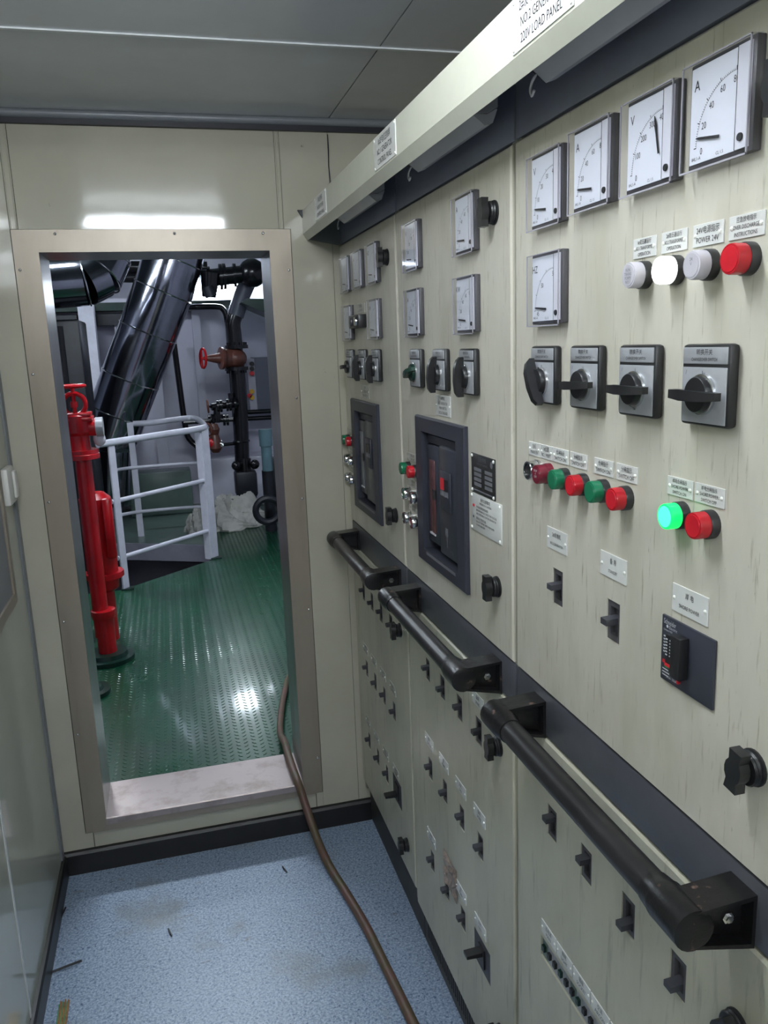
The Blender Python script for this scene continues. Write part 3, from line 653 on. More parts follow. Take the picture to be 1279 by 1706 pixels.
for k, ya, yb in ((2, 1.733, 1.676), (1, 2.352, 2.300)):
    gg = 'six buttons left of the framed breaker on the %s' % P(k)
    for (z, ka, kb, rn) in ((1.271, 'green', 'red', 'top'), (1.213, 'chrome_green' if k == 2 else 'chrome', 'chrome', 'middle'), (1.157, 'chrome', 'chrome_red' if k == 2 else 'chrome', 'bottom')):
        nm = {'green': 'green lamp', 'red': 'red lamp', 'chrome': 'chrome ringed button', 'chrome_green': 'chrome ringed green button', 'chrome_red': 'chrome ringed maroon button'}
        button(ya, z, ka, '%s left in the %s pair by framed breaker, %s' % (nm[ka], rn, P(k)), gg)
        button(yb, z, kb, '%s right in the %s pair by framed breaker, %s' % (nm[kb], rn, P(k)), gg)
        nameplate((ya+yb)/2, z+.026, ['合闸  分闸', 'ON    OFF'], 'clear label strip above the %s button pair of the %s' % (rn, P(k)), 'clear label strips over button pairs', .085, .018, m_=LBLT, rivets=None)
nameplate(1.490, 1.4255, ['1#发电机', 'NO.1 GENERATOR', 'MAIN SWITCH', 'CIRCUIT BREAKER'], 'white nameplate above the framed breaker of the middle cabinet', 'nameplates above framed breakers', .086, .040)
nameplate(2.123, 1.4230, ['岸电', 'NO.2 GENERATOR', 'MAIN SWITCH'], 'pale nameplate above the framed breaker of the farthest cabinet', 'nameplates above framed breakers', .086, .036, m_=LBLT)
# data plate and warning plate
t = thing('data_plate', 'dark metal data plate with engraved table on the middle cabinet', 'sign', face(1.2865, 1.3185), QR)
MB().box(-.0535, .0535, -.002, 0, -.035, .035, .0006).build('plate', CARD, t)
s = MB(); text(s, '主配电板', -.002, .0270, .0095, -.0023); text(s, 'MAIN SWITCHBOARD', -.002, .0185, .0050, -.0023)
for i in range(4):
    z = .0100-i*.0088; s.box(-.040, -.006, -.0024, -.0022, z-.0052, z+.0010); s.box(.010, .043, -.0024, -.0022, z-.0052, z+.0010)
for x in (-.0485, .0035): pass
s.box(-.046, .046, -.0024, -.0022, -.0305, -.0280); s.lathe([(0, .006), (.0002, .006)], (.040, -.0022, .0235), (0, -1, 0), 14)
flat_build(s, 'engraving', GREYP, t)
rivets_at(t, [(a*.0490, -.002, b*.0305) for a, b in ((-1, -1), (1, -1), (-1, 1), (1, 1))], .0032, RIVET)
t = thing('warning_plate', 'white operating instruction plate with red and black lines below the data plate', 'sign', face(1.2755, 1.2480), QR)
MB().box(-.0685, .0685, -.0022, 0, -.034, .034, .0006).build('plate', PLATEW, t)
s = MB(); text(s, '操作注意事项', 0, .0265, .0072, -.0026); text(s, 'OPERATION CAUTION', 0, .0195, .0052, -.0026)
for i, l in enumerate(('并车前必须检查电压频率', 'BEFORE PARALLEL CHECK THE VOLTAGE', 'AND FREQUENCY OF THE GENERATOR')): text(s, l, -.042, .0115-i*.0060, .0050, -.0026, left=True, maxw=.095)
for i, l in enumerate(('断开后方可检修设备', 'DO NOT REPAIR UNTIL THE POWER', 'IS SWITCHED OFF')): text(s, l, -.042, -.0090-i*.0060, .0050, -.0026, left=True, maxw=.095)
text(s, '■ :', -.058, -.0090, .0060, -.0026, left=True); flat_build(s, 'lettering', INK, t)
s = MB(); s.box(-.059, -.050, -.0027, -.0025, .0095, .0140); flat_build(s, 'red_mark', INKR, t)
rivets_at(t, [(a*.0640, -.0022, b*.0295) for a, b in ((-1, -1), (1, -1), (-1, 1), (1, 1))], .0032, RIVET)

# torn tape on the middle lower door
mb = MB(); rnd = random.Random(3); n = 9
vs = []; fs = []
for i in range(n):
    for j in range(n): vs.append((-1.552+.085*i/(n-1)+rnd.uniform(-.004, .004), -.0012-rnd.uniform(0, .006)*(0 < i < n-1)*(0 < j < n-1), .345+.080*j/(n-1)+rnd.uniform(-.004, .004)))
for i in range(n-1):
    for j in range(n-1): fs.append((i*n+j, (i+1)*n+j, (i+1)*n+j+1, i*n+j+1))
mb.add(vs, fs); o = flat_build(mb, 'torn_tape', TAPE); o.location = (XP, 0, 0); o.rotation_euler = (0, 0, QR); tag(o, 'crumpled dirty tape patch stuck over a slot of the middle lower door', 'tape')

# ------------------------------------------------------------------ handrails
def rail_mesh(ya, yb, label):     # ya far end, yb near end
    t = thing('handrail', label, 'handrail', (XP, 0, .975), QR, 'black grab rails along the cabinets')
    X0, X1 = -ya, -yb; off = .068; cz = .006
    MB().tube([(X0+.020, -off, cz), (X1-.020, -off, cz)], .0175, 20).build('tube', TUBEB, t)
    for s_, X in ((1, X0), (-1, X1)):
        c = MB().lathe([(0, .017), (.002, .0222), (.050, .0222), (.054, .0208), (.070, .0190)], (X, -off, cz), (s_, 0, 0), 20)
        c.build('end_collar', BRACK, t)
        # tapered arm: shell open on its outward and inward faces
        def f(a, b, q): return (X+s_*(.001+.040*q), -a, b)
        w0, w1 = .0135*0-.002, off
        top = [(w0, .030), (w1, cz+.0200), (w1, cz+.0150), (w0, .025)]
        bot = [(w0, -.030), (w0, -.025), (w1, cz-.0160), (w1, cz-.0200)]
        a = MB().prism(top, f).prism(bot, f).prism([(w0, -.025), (w0+.004, -.025), (w0+.004, .025), (w0, .025)], f)
        a.prism([(w0, -.025), (w1, cz-.0160), (w1, cz+.0150), (w0, .025)], lambda p_, b, q: (X+s_*(.018+.004*q), -p_, b))
        a.build('bracket', BRACK, t, False)
        MB().lathe([(0, .0065), (.004, .0065), (.004, .004), (.007, .004)], (X+s_*.018, -.020, 0), (-s_, 0, 0), 6).build('bolt', CHROME, t, False)
    return t
rail_mesh(2.325, 1.838, 'black grab rail on the farthest cabinet')
rail_mesh(1.720, 1.217, 'black grab rail on the middle cabinet with worn paint')
rail_mesh(1.090, .585, 'black grab rail on the nearest cabinet')

# ------------------------------------------------------------------ canopy and its lamps
t = thing('switchboard_canopy', 'long cream canopy hood running above the switchboard cabinets', 'canopy', (0, 0, 1.9))
YA, YZ = -.60, YD-.0006
def cp(poly): return lambda a, b, q: (a, YA+(YZ-YA)*q, b-1.9)
MB().prism([(.413, 1.858), (.413, 1.919), (.416, 1.921), (.418, 1.919), (.418, 1.860)], cp(0)).build('fascia', FASCIA, t, False)
MB().prism([(.413, 1.8578), (.418, 1.8595), (.428, 1.8435), (.4245, 1.8395)], cp(0)).build('fascia_lip', FASCIA, t, False)
MB().box(.418, .5175, YA, YZ, .0055, .021).build('soffit', SLATE_FILL, t, False)
MB().prism([(.419, 1.905), (.419, 1.862), (.430, 1.842), (.5175, 1.826), (.5175, 1.905)], lambda a, b, q: (a, YZ-.003+.003*q, b-1.9)).build('end_plate', mat('end_plate_paint', (120, 122, 122), .4), t, False)
MB().prism([(.40, 1.921), (.416, 1.921), (.413, 1.900)], lambda a, b, q: (a, YZ-.012+.012*q, b-1.9)).build('sealant_lump', DARKM, t, False)
for yc, lab, ls in ((.855, 'fascia nameplate reading NO.2 GENERATOR 220V LOAD PANEL', ['2#发电机220V负载屏', 'NO.2 GENERATOR', '220V LOAD PANEL']),
                    (1.481, 'fascia nameplate above the middle cabinet', ['1#发电机控制屏', 'NO.1 GENERATOR', 'CONTROL PANEL']),
                    (2.094, 'fascia nameplate above the farthest cabinet', ['岸电控制屏', 'SHORE POWER', 'CONTROL PANEL'])):
    nameplate(yc, 1.889, ls, lab, 'white nameplates on the canopy fascia', .143, .056, x=.413, rivets=((-1, 1), (1, 1), (-1, -1), (1, -1)))
for ya, yb, lab in ((.600, .965, 'unlit strip lamp under the canopy over the nearest cabinet'), (1.150, 1.475, 'unlit strip lamp under the canopy over the middle cabinet'), (1.765, 2.095, 'unlit strip lamp under the canopy over the farthest cabinet')):
    l = thing('strip_lamp', lab, 'lamp', (.468, (ya+yb)/2, 1.9054), QR, 'strip lamps under the canopy'); h = (yb-ya)/2
    MB().prism([(-.022, 0), (.020, 0), (.020, -.036), (.006, -.044), (-.022, -.044)], lambda a, b, q: (-h+2*h*q, a, b)).build('housing', LAMPH, l, False)
    MB().prism([(-.0245, -.040), (.002, -.0600), (.014, -.0560), (.021, -.038), (.0202, -.0372), (.005, -.0450), (-.0225, -.0445)], lambda a, b, q: (-h+.004+2*(h-.004)*q, a, b)).build('diffuser', LAMPP, l, False)
    MB().tube(smooth_path([(-h+.004, -.010, -.050), (-h-.004, -.012, -.056), (-h-.010, -.012, -.064), (-h-.006, -.012, -.072), (-h+.001, -.012, -.068)], 4), .0018, 6).build('pull_hook', LAMPP, l)

# ceiling lamps out of view: first reflects on door wall, others added for fill
for i, (cx, cy) in enumerate(((.02, .82), (.02, -.62), (.02, -1.9))):
    l = thing('ceiling_lamp', ('flush fluorescent ceiling lamp just outside the top picture edge', 'unseen fluorescent fill lamp added behind the camera', 'unseen fluorescent fill lamp added at the rear end of the cabin')[i], 'lamp', (cx, cy, ZC-.001), 0, 'fluorescent ceiling lamps of the cabin')
    MB().box(-.34, .34, -.030, .030, -.022, 0, .003).build('housing', WHITEP, l)
    MB().cyl((-.295, 0, -.052), (.295, 0, -.052), .015, 16).build('tube', TUBEL, l)
    for sx in (-.303, .303): MB().box(sx-.008, sx+.008, -.016, .016, -.072, -.0221, .002).build('lamp_holder', WHITEP, l)

# ------------------------------------------------------------------ floor items in the cabin
pts = [(1.25, 3.98, .018), (.90, 3.90, .018), (.60, 3.78, .018), (.455, 3.62, .018), (.395, 3.42, .018), (.345, 3.18, .022), (.315, 2.95, .06), (.30, 2.70, .155), (.292, 2.56, .190), (.293, 2.42, .190), (.298, 2.345, .180),
       (.312, 2.29, .12), (.332, 2.22, .045), (.350, 2.13, .016), (.372, 2.0, .015), (.392, 1.86, .015), (.404, 1.72, .015), (.418, 1.55, .015), (.43, 1.35, .015), (.435, 1.0, .015), (.42, .5, .015), (.40, -.4, .015)]
o = MB().tube(smooth_path(pts, 7), .0128, 12).build('rubber_hose', HOSE); tag(o, 'long reddish brown rubber hose lying over the door sill and blue floor', 'hose')
def gp_(px, py, h=.004):
    p = atz(px, py, h); return (p.x, p.y, p.z)
o = MB().tube(smooth_path([gp_(109, 1512, .004), gp_(98, 1535, .006), gp_(89, 1558, .004), gp_(85, 1590, .004), gp_(83, 1612, .004), gp_(86, 1619, .004), gp_(110, 1610, .005), gp_(136, 1600, .004)], 4), .0028, 6).build('cable_tie', PLAST)
tag(o, 'thin bent black cable offcut on the floor by the left wall', 'cable')
t = thing('stripped_cable', 'stub of stripped copper wires at bottom left picture edge', 'cable', gp_(104, 1700, .0))
for i in range(9):
    a = -.010+.0026*i; MB().tube([(a, -.07, .006+.002*(i % 3)), (a, 0, .006+.002*((i+1) % 3)), (a*1.1, .045+.006*(i % 2), .007+.003*(i % 3))], .0017, 6).build('wire', BRASS if i % 3 else INKG, t)
for px, py, m_, lb in ((474, 1449, DARKM, 'small curled dark scrap on the blue floor near the doorway'), (636, 1586, WHITEP, 'tiny white chip on the blue floor beside the hose'), (283, 1554, DARKM, 'dark speck of debris in the middle of the blue floor')):
    p = gp_(px, py, .002); o = MB().tube([(p[0]-.004, p[1]+.018*(m_ is DARKM), .002), (p[0], p[1], .004), (p[0]+.005, p[1]-.014*(m_ is DARKM), .002)], .0022, 6).build('debris_scrap', m_); tag(o, lb, 'debris')

# left wall: framed board and white socket
t = thing('wall_socket', 'white plastic socket on the left wall at the picture edge', 'socket', (XL, 2.262, 1.222), PI/2)
MB().box(-.050, .040, -.018, 0, -.048, .048, .005).build('back_box', WHITEP, t)
MB().box(.000, .036, -.026, -.0181, -.036, .036, .004).build('rocker', WHITEP, t)
t = thing('wall_locker', 'grey metal framed locker door on the left wall', 'locker', (XL, 1.70, .93), PI/2)
y0, y1, zz = -.42, .477, .62
flat_build(plate(y0, y1, 0, zz, [(y0+.03, y1-.030, .03, zz-.03)], .0, .010, .003), 'frame', STEELF, t)
MB().box(y0+.03, y1-.03, -.005, 0, .03, zz-.03).build('door_leaf', TRIMG, t, False)

# ------------------------------------------------------------------ machinery space beyond the doorway
YE = 8.35; EL, ER, EZ = -2.2, 2.3, 2.75; Y0 = YD+.181
HA, HB = Vector((-.40, 5.46, 0)), Vector((.235, 6.03, 0))
deck = MB()
TH = .03
P0 = [(EL, Y0), (ER, Y0), (ER, YE), (.235, YE), (.235, 6.03), (-.40, 5.46), (EL, 5.46)]
deck.prism(P0, lambda a, b, q: (a, b, -TH+TH*q)); do = struct(deck, 'floor_engine', GREEN)
# raised tread bars of the chequer plate
vs, fs = [], []
pit = .050; ln, wd, hh = .0125, .0046, .0019
x = -.9
i = 0
while x < 1.3:
    y = Y0+.02
    sgn = 1 if i % 2 else -1
    while y < 7.9:
        inside = True
        if x < .255:
            ye = 5.46+(x+.40)*(.57/.635) if x > -.42 else 5.44
            if y > ye-.02: inside = False
        if inside:
            a = R(42)*sgn; c, s_ = math.cos(a), math.sin(a); o_ = len(vs)
            for l, w_, h in ((-ln, 0, 0), (0, -wd, 0), (ln, 0, 0), (0, wd, 0), (-ln*.55, 0, hh), (ln*.55, 0, hh)):
                vs.append((x+c*l-s_*w_, y+(.5*pit if i % 2 else 0)*.6+s_*l+c*w_, h+.0001))
            fs += [(o_, o_+1, o_+4), (o_+1, o_+5, o_+4), (o_+1, o_+2, o_+5), (o_+2, o_+3, o_+5), (o_+3, o_+4, o_+5), (o_+3, o_, o_+4)]
        y += .0300 if y < 5.6 else .036
    x += pit*.62; i += 1
tr = MB(); tr.v = vs; tr.f = fs; tro = flat_build(tr, 'tread_pattern', GREEN, do); tro['kind'] = 'stuff'
# stair opening
pit_ = MB(); pit_.box(EL, .235, 5.2, YE, -1.30, -1.25); pit_.box(EL-.05, EL, 5.2, YE, -1.3, -.03); pit_.box(.236, .28, 5.4, YE, -1.3, -.031)
pit_.prism([(-.40, 5.45), (.235, 6.02), (.28, 6.02), (.28, 5.2), (EL, 5.2), (EL, 5.45)], lambda a, b, q: (a, b, -1.3+1.26*q))
struct(pit_, 'floor_lower', DARKM)
struct(MB().prism([(EL, 7.35), (-.46, 6.86), (.22, 6.50), (.234, YE), (EL, YE)], lambda a, b, q: (a, b, -.14+.14*q)), 'floor_platform', mat('platform_edge_paint', (168, 168, 182), .4, var=.08))
struct(MB().prism([(EL, 7.37), (-.46, 6.88), (.22, 6.52), (.234, YE), (EL, YE)], lambda a, b, q: (a, b, .0005+.004*q)), 'floor_platform_top', GGREY)
struct(MB().box(EL, ER, YE, YE+.1, -1.3, EZ), 'wall_far', ENGW)
struct(MB().box(EL-.1, EL, Y0, YE, -.0, EZ), 'wall_port', GREYB)
struct(MB().box(ER, ER+.1, Y0, YE, -.0, EZ), 'wall_starboard', ENGW)
struct(MB().box(EL-.1, XL-.101, Y0-.06, Y0, -.03, EZ).box(XR+.101, ER+.1, Y0-.06, Y0, -.03, EZ).box(XL-.101, XR+.101, Y0-.06, Y0, ZC+.062, EZ), 'wall_near', ENGW)
struct(MB().box(EL-.1, ER+.1, Y0-.06, YE+.1, EZ, EZ+.08), 'ceiling_engine', ENGC)

def cyl_thing(name, label, cat, pts, r, m_, group=None, rings=(), rm=None, k=6, n=16):
    o = MB().tube(smooth_path(pts, k) if len(pts) > 2 else pts, r, n).build(name, m_); tag(o, label, cat, group)
    return o
# big clad exhaust pipe
t = thing('exhaust_pipe', 'thick bright metal clad exhaust pipe slanting down through the doorway view', 'pipe', (0, 0, 0))
pp = [at(300, 392, 7.4), at(274, 478, 7.4), at(184, 722, 7.5), at(172, 765, 7.5), at(176, 830, 7.5), at(180, 960, 7.5)]
def seg(a, b, r, nm='cladding_section'): MB().cyl(a, b, r, 32).build(nm, FOIL, t)
rr = .248
seg(pp[0], pp[1], rr); MB().tube([pp[1]+(pp[1]-pp[0]).normalized()*-.05, pp[1], pp[1]+(pp[2]-pp[1]).normalized()*.06], rr*1.005, 32).build('elbow', FOIL, t)
seg(pp[1], pp[2], rr); MB().sphere(pp[2], rr*1.0, 24).build('elbow', FOIL, t); seg(pp[2]+Vector((0, 0, 0)), pp[3]-Vector((0, 0, .4)), rr*.80)
dirp = (pp[2]-pp[1])
for f_ in (.03, .30, .62, .86):
    c_ = pp[1]+dirp*f_; MB().torus(c_, dirp, rr*1.004, .007, 40, 6).build('joint_band', CHROME, t)
c_ = (pp[0]+pp[1])/2; MB().torus(c_, pp[1]-pp[0], rr*1.004, .007, 40, 6).build('joint_band', CHROME, t)
# left duct with elbow
t = thing('clad_duct', 'horizontal bright metal clad duct with elbow at top left of the doorway', 'pipe', (0, 0, 0))
q = [at(20, 480, 6.3), at(142, 470, 6.3), at(166, 458, 6.35), at(178, 430, 6.4), at(180, 380, 6.4)]
MB().cyl(q[0], q[1], .165, 30).build('cladding_section', FOIL, t)
for i in range(1, 4):
    MB().cyl(q[i]-(q[i+1]-q[i])*.15, q[i+1], .165, 30).build('elbow_section', FOIL, t)
    MB().torus(q[i], (q[i+1]-q[i-1]), .166, .006, 36, 6).build('joint_band', CHROME, t)
MB().cyl(at(122, 448, 6.3), at(122, 432, 6.3), .018, 10).build('stub', GREYB, t)
# dark overhead pipes and beams
gO = 'dark overhead pipes in the machinery space'
cyl_thing('overhead_pipe', 'upper black overhead pipe behind the slanting clad pipe', 'pipe', [at(-60, 443, 7.95), at(345, 446, 7.95)], .055, DARKP, gO)
cyl_thing('overhead_pipe', 'lower black overhead pipe behind the slanting clad pipe', 'pipe', [at(-60, 461, 7.95), at(330, 463, 7.95)], .045, DARKP, gO)
o = MB().box(EL, ER, 8.12, 8.34, at(400, 512, 8.12).z, at(400, 499, 8.12).z).build('deck_beam', GREEND); tag(o, 'dark green beam crossing under the machinery space ceiling', 'beam')
o = MB().box(EL, -.05, 8.15, 8.34, 1.80, 1.90).build('cable_tray', DARKM); tag(o, 'dark cable tray along the far wall left of the clad pipe', 'tray')
# green duct at upper right
o = MB().prism([tuple(at(400, 505, 7.4).xz), tuple(at(470, 535, 7.4).xz), tuple(at(480, 500, 7.4).xz), tuple(at(410, 498, 7.4).xz)], lambda a, b, q: (a, 7.3+.5*q, b)).build('green_girder', GREEND); tag(o, 'dark green sloping girder at top right of the doorway', 'beam')
# black valve cluster at top right
t = thing('black_valve_cluster', 'black flanged valve and pipe cluster at top right of the doorway', 'valve', (0, 0, 0))
a, b = at(335, 465, 7.45), at(420, 455, 7.45)
MB().cyl(a, b, .075, 18).build('pipe_body', DARKP, t)
for f_, r_ in ((.12, .10), (.35, .11), (.42, .11), (.62, .10)): c_ = a+(b-a)*f_; MB().cyl(c_, c_+Vector((.025, 0, 0)), r_, 18).build('flange', DARKP, t)
MB().sphere(b, .125, 18).build('strainer_body', DARKP, t); MB().cyl(at(350, 455, 7.40), at(348, 495, 7.40), .085, 16, .06).build('valve_body', DARKP, t)
MB().cyl(at(345, 478, 7.35), at(352, 494, 7.35), .05, 16).build('bonnet', DARKM, t)
# main black pipe with brown valve
t = thing('cooling_pipe', 'black vertical pipe with slanted grey upper leg right in the doorway', 'pipe', (0, 0, 0))
MB().tube([at(416, 462, 7.60), at(404, 490, 7.60), at(392, 526, 7.60)], .075, 18).build('upper_leg', GREYB, t)
MB().tube(smooth_path([at(393, 522, 7.60), at(388, 540, 7.60), at(391, 570, 7.60), at(400, 680, 7.60), at(404, 790, 7.60)], 5), .068, 18).build('main_leg', DARKP, t)
for py in (735, 770): c_ = at(402, py, 7.60); MB().torus(c_, (0, 0, 1), .07, .010, 20, 6).build('flange', DARKP, t)
t = thing('brown_gate_valve', 'brown valve with red handwheel on the black vertical pipe', 'valve', (0, 0, 0))
c_ = at(392, 597, 7.55); wv = at(338, 597, 7.47)
MB().sphere(c_, .105, 18, (1, 1, .85)).build('valve_body', BROWNV, t)
ax = (wv-c_); MB().lathe([(0, .085), (.10, .085), (.12, .10), (.14, .10), (.15, .05), (ax.length-.02, .02), (ax.length, .012)], c_, ax, 18).build('bonnet', BROWNV, t)
for py in (578, 614): d_ = at(394, py, 7.58); MB().cyl(d_-Vector((0, 0, .016)), d_+Vector((0, 0, .016)), .105, 20).build('flange', DARKP, t)
MB().torus(wv, ax, .085, .011, 26, 6).cyl(wv-Vector((.01, 0, .08)), wv+Vector((-.01, 0, .08)), .008, 8).cyl(wv-Vector((0, .08, 0)), wv+Vector((0, .08, 0)), .008, 8).build('handwheel', REDM, t)
for k in range(6):
    for py in (573, 619):
        d_ = at(394, py, 7.58)+Vector((.085*math.cos(k*PI/3+.3), .085*math.sin(k*PI/3+.3), 0)); MB().cyl(d_-Vector((0, 0, .014)), d_+Vector((0, 0, .014)), .014, 6).build('bolt', DARKP, t)
cyl_thing('branch_pipe', 'thin black pipe bending down beside the thick black vertical pipe', 'pipe', [Vector((at(318, 512, 7.95).x, YE-.002, at(318, 512, 7.95).z)), at(318, 512, 7.95), at(360, 511, 7.95), at(372, 516, 7.95), at(378, 532, 7.95), at(382, 570, 7.95), at(392, 700, 7.95), at(396, 760, 7.95)], .027, DARKP, k=4)
# lower small valves
t = thing('small_valve_cluster', 'cluster of small black valves left of the black vertical pipe', 'valve', (0, 0, 0))
a, b = at(352, 678, 7.50), at(396, 672, 7.55)
MB().cyl(a, b, .034, 14).build('pipe_body', DARKP, t)
for f_ in (.2, .32, .55, .66, .85): c_ = a+(b-a)*f_; MB().cyl(c_, c_+Vector((.02, 0, 0)), .058, 14).build('flange', DARKP, t)
MB().torus(at(346, 677, 7.47), (1, 0, .05), .055, .009, 22, 6).build('handwheel', BROWNV, t)
MB().cyl(at(346, 677, 7.47), a, .010, 8).build('stem', DARKP, t)
MB().cyl(at(361, 678, 7.50), at(361, 704, 7.50), .030, 12).cyl(at(361, 690, 7.50), at(361, 697, 7.50), .055, 12).build('branch', DARKP, t); MB().cyl(at(384, 655, 7.55), at(386, 672, 7.55), .026, 12).build('branch', DARKP, t)
a, b = at(306, 704, 7.65), at(396, 698, 7.65)
MB().cyl(a, b, .022, 10).build('cross_pipe', DARKP, t)
for f_ in (.45, .52, .72, .78): c_ = a+(b-a)*f_; MB().cyl(c_, c_+Vector((.022, 0, 0)), .055, 14).build('flange', DARKP, t)
t = thing('red_globe_valve', 'small red and brown valve hanging below the black valve cluster', 'valve', (0, 0, 0))
MB().lathe([(0, .03), (.05, .05), (.10, .035), (.16, .055), (.22, .060), (.26, .03)], at(356, 706, 7.45), (0, 0, -1), 16).build('valve_body', BROWNV, t)
MB().sphere(at(354, 738, 7.45), .055, 14).build('red_bowl', REDM, t)
MB().torus(at(347, 716, 7.40), (1, .6, 0), .055, .009, 20, 6).build('handwheel', BROWNV, t)
MB().cyl(at(357, 740, 7.45), at(372, 741, 7.45), .018, 10).cyl(at(366, 740, 7.45), at(369, 740, 7.45), .04, 12).build('outlet', CHROME, t)
MB().cyl(at(372, 741, 7.45), at(398, 738, 7.60), .016, 10).build('outlet_pipe', DARKP, t)
cyl_thing('diagonal_pipe', 'thin black pipe slanting down the pale far wall behind the railing', 'pipe', [at(288, 560, 8.1), at(298, 635, 8.1), at(309, 712, 8.1), at(316, 732, 8.1), at(334, 748, 8.1), at(340, 750, 8.348)], .028, DARKP, k=5)
cyl_thing('cross_pipe', 'upper of two thin black pipes right of the black vertical pipe', 'pipe', [at(404, 687, 7.95), Vector((ER-.002, 7.95, at(520, 682, 7.95).z))], .022, DARKP, 'thin pipes right of the vertical pipe')
cyl_thing('cross_pipe', 'lower of two thin black pipes right of the black vertical pipe', 'pipe', [at(404, 698, 7.95), Vector((ER-.002, 7.95, at(520, 694, 7.95).z))], .022, DARKP, 'thin pipes right of the vertical pipe')
# control box
t = thing('control_box', 'grey control box with white front and coloured knobs right in the doorway', 'box', (0, 0, 0))
a, b = at(411, 598, 8.00), at(429, 684, 8.00); c_ = at(470, 594, 8.00)
MB().box(b.x+.001, c_.x, 7.96, YE-.001, b.z, a.z+.01).build('box_body', GREYB, t, False); MB().box(a.x, b.x, 7.99, YE-.001, b.z, a.z).build('front_panel', ENGW, t, False)
for py, mm in ((606, PLAST), (614, PLAST), (622, INKR), (652, YEL), (662, YEL), (659, INKR)):
    d_ = at(419 if py != 659 else 415, py, 7.99); MB().cyl((d_.x, 7.989, d_.z), (d_.x, 7.95, d_.z), .022, 12).build('knob', mm, t)
# pump at the foot of the black pipe, pale plinth, blue motor
t = thing('black_pump', 'black pump housing at the foot of the black vertical pipe', 'pump', (0, 0, 0))
a = at(410, 800, 7.55)
MB().box(a.x-.10, a.x+.10, 7.50, 7.72, a.z-.16, a.z+.09, .03).build('housing', DARKM, t)
for s_ in (-1, 1): MB().sphere((a.x+s_*.085, 7.50, a.z+.15), .045, 12).build('union', DARKP, t)
MB().cyl((a.x, 7.57, a.z+.08), (a.x, 7.58, a.z+.20), .06, 16).build('neck', DARKP, t)
MB().cyl((a.x, 7.57, 0), (a.x, 7.58, a.z-.1), .09, 16).build('foot', DARKM, t)
t = thing('blue_motor', 'pale blue motor with dark body at right edge of the doorway', 'motor', (0, 0, 0))
a = at(442, 725, 6.8); MB().cyl(a+Vector((0, 0, .05)), a-Vector((0, 0, .09)), .055, 16).build('cap', BLUEM, t); MB().cyl(a-Vector((0, 0, .09)), a-Vector((0, 0, .30)), .045, 16).build('motor_body', BLUEM, t)
MB().box(a.x+.02, a.x+.16, 6.8, 6.95, a.z-.55, a.z-.20, .01).build('terminal_box', DARKM, t); MB().cyl((a.x, 6.82, 0), (a.x, 6.82, a.z-.30), .05, 14).build('stand', DARKM, t)
MB().torus(at(446, 850, 6.6), (0, 1, 0), .10, .028, 20, 8).build('hose_loop', DARKM, t)
# pale wall stiffeners and shapes on the far wall
gW = 'pale vertical stiffeners on the far wall'
for px0, px1, d_, lb in ((333, 346, .10, 'pale wall stiffener just left of the red handwheel'), (258, 276, .16, 'pale wall stiffener rising behind the railing'), (150, 163, .2, 'pale wall stiffener left of the slanting clad pipe'), (208, 222, .16, 'narrow pale stiffener behind the left end of the railing')):
    a, b = at(px0, 700, YE), at(px1, 700, YE); o = MB().box(a.x, b.x, YE-d_, YE-.001, .0, 2.0 if px0 > 300 else 1.9).build('wall_stiffener', ENGW, None, False); tag(o, lb, 'stiffener', gW)
a, b = at(134, 560, 7.9), at(160, 560, 7.9); o = MB().box(a.x, b.x, 7.9, 8.1, .005, 1.98).build('pale_column', RAIL, None, False); tag(o, 'pale grey column behind the red valve', 'column')
a, b = at(84, 560, 6.5), at(134, 560, 6.5); t = thing('dark_machine', 'tall dark machine casing at left edge behind the red valve', 'machine', (0, 0, 0))
MB().box(a.x-.5, b.x, 6.5, 7.1, .005, 1.80, .02).build('casing', DARKM, t); MB().cyl((b.x-.14, 6.42, .02), (b.x-.14, 6.42, 1.75), .035, 12).build('riser', DARKP, t); MB().cyl((b.x-.24, 6.42, .02), (b.x-.24, 6.42, 1.75), .03, 12).build('riser', DARKP, t)
o = MB().box(.30, 1.5, 8.0, YE-.001, .0, .50, .02).build('pale_tank_step', ENGW); tag(o, 'pale low casing along the far wall behind the sack', 'casing')
o = MB().box(-.42, .16, 7.9, YE-.18, .005, .42, .01).build('grey_green_locker', GGREY); tag(o, 'grey green low locker behind the railing', 'locker')
# machinery lamps
for i, (p_, L_) in enumerate(((tuple(at(372, 468, 8.21)), .44), ((.30, 4.1, EZ-.0502), 1.2), ((-1.2, 6.2, EZ-.0502), 1.2))):
    l = thing('machinery_lamp', ('bright fluorescent lamp partly hidden behind the black valve cluster', 'fluorescent lamp on machinery space ceiling close beyond the doorway', 'fluorescent lamp on machinery space ceiling to the left')[i], 'lamp', p_, 0, 'machinery space lamps')
    MB().box(-L_/2, L_/2, -.09, .09 if i else .138, .0, .05, .005).build('housing', WHITEP, l); MB().box(-L_/2+.02, L_/2-.02, -.08, .08, -.035 if i else -.12, -.001, .01).build('diffuser', TUBEE, l)

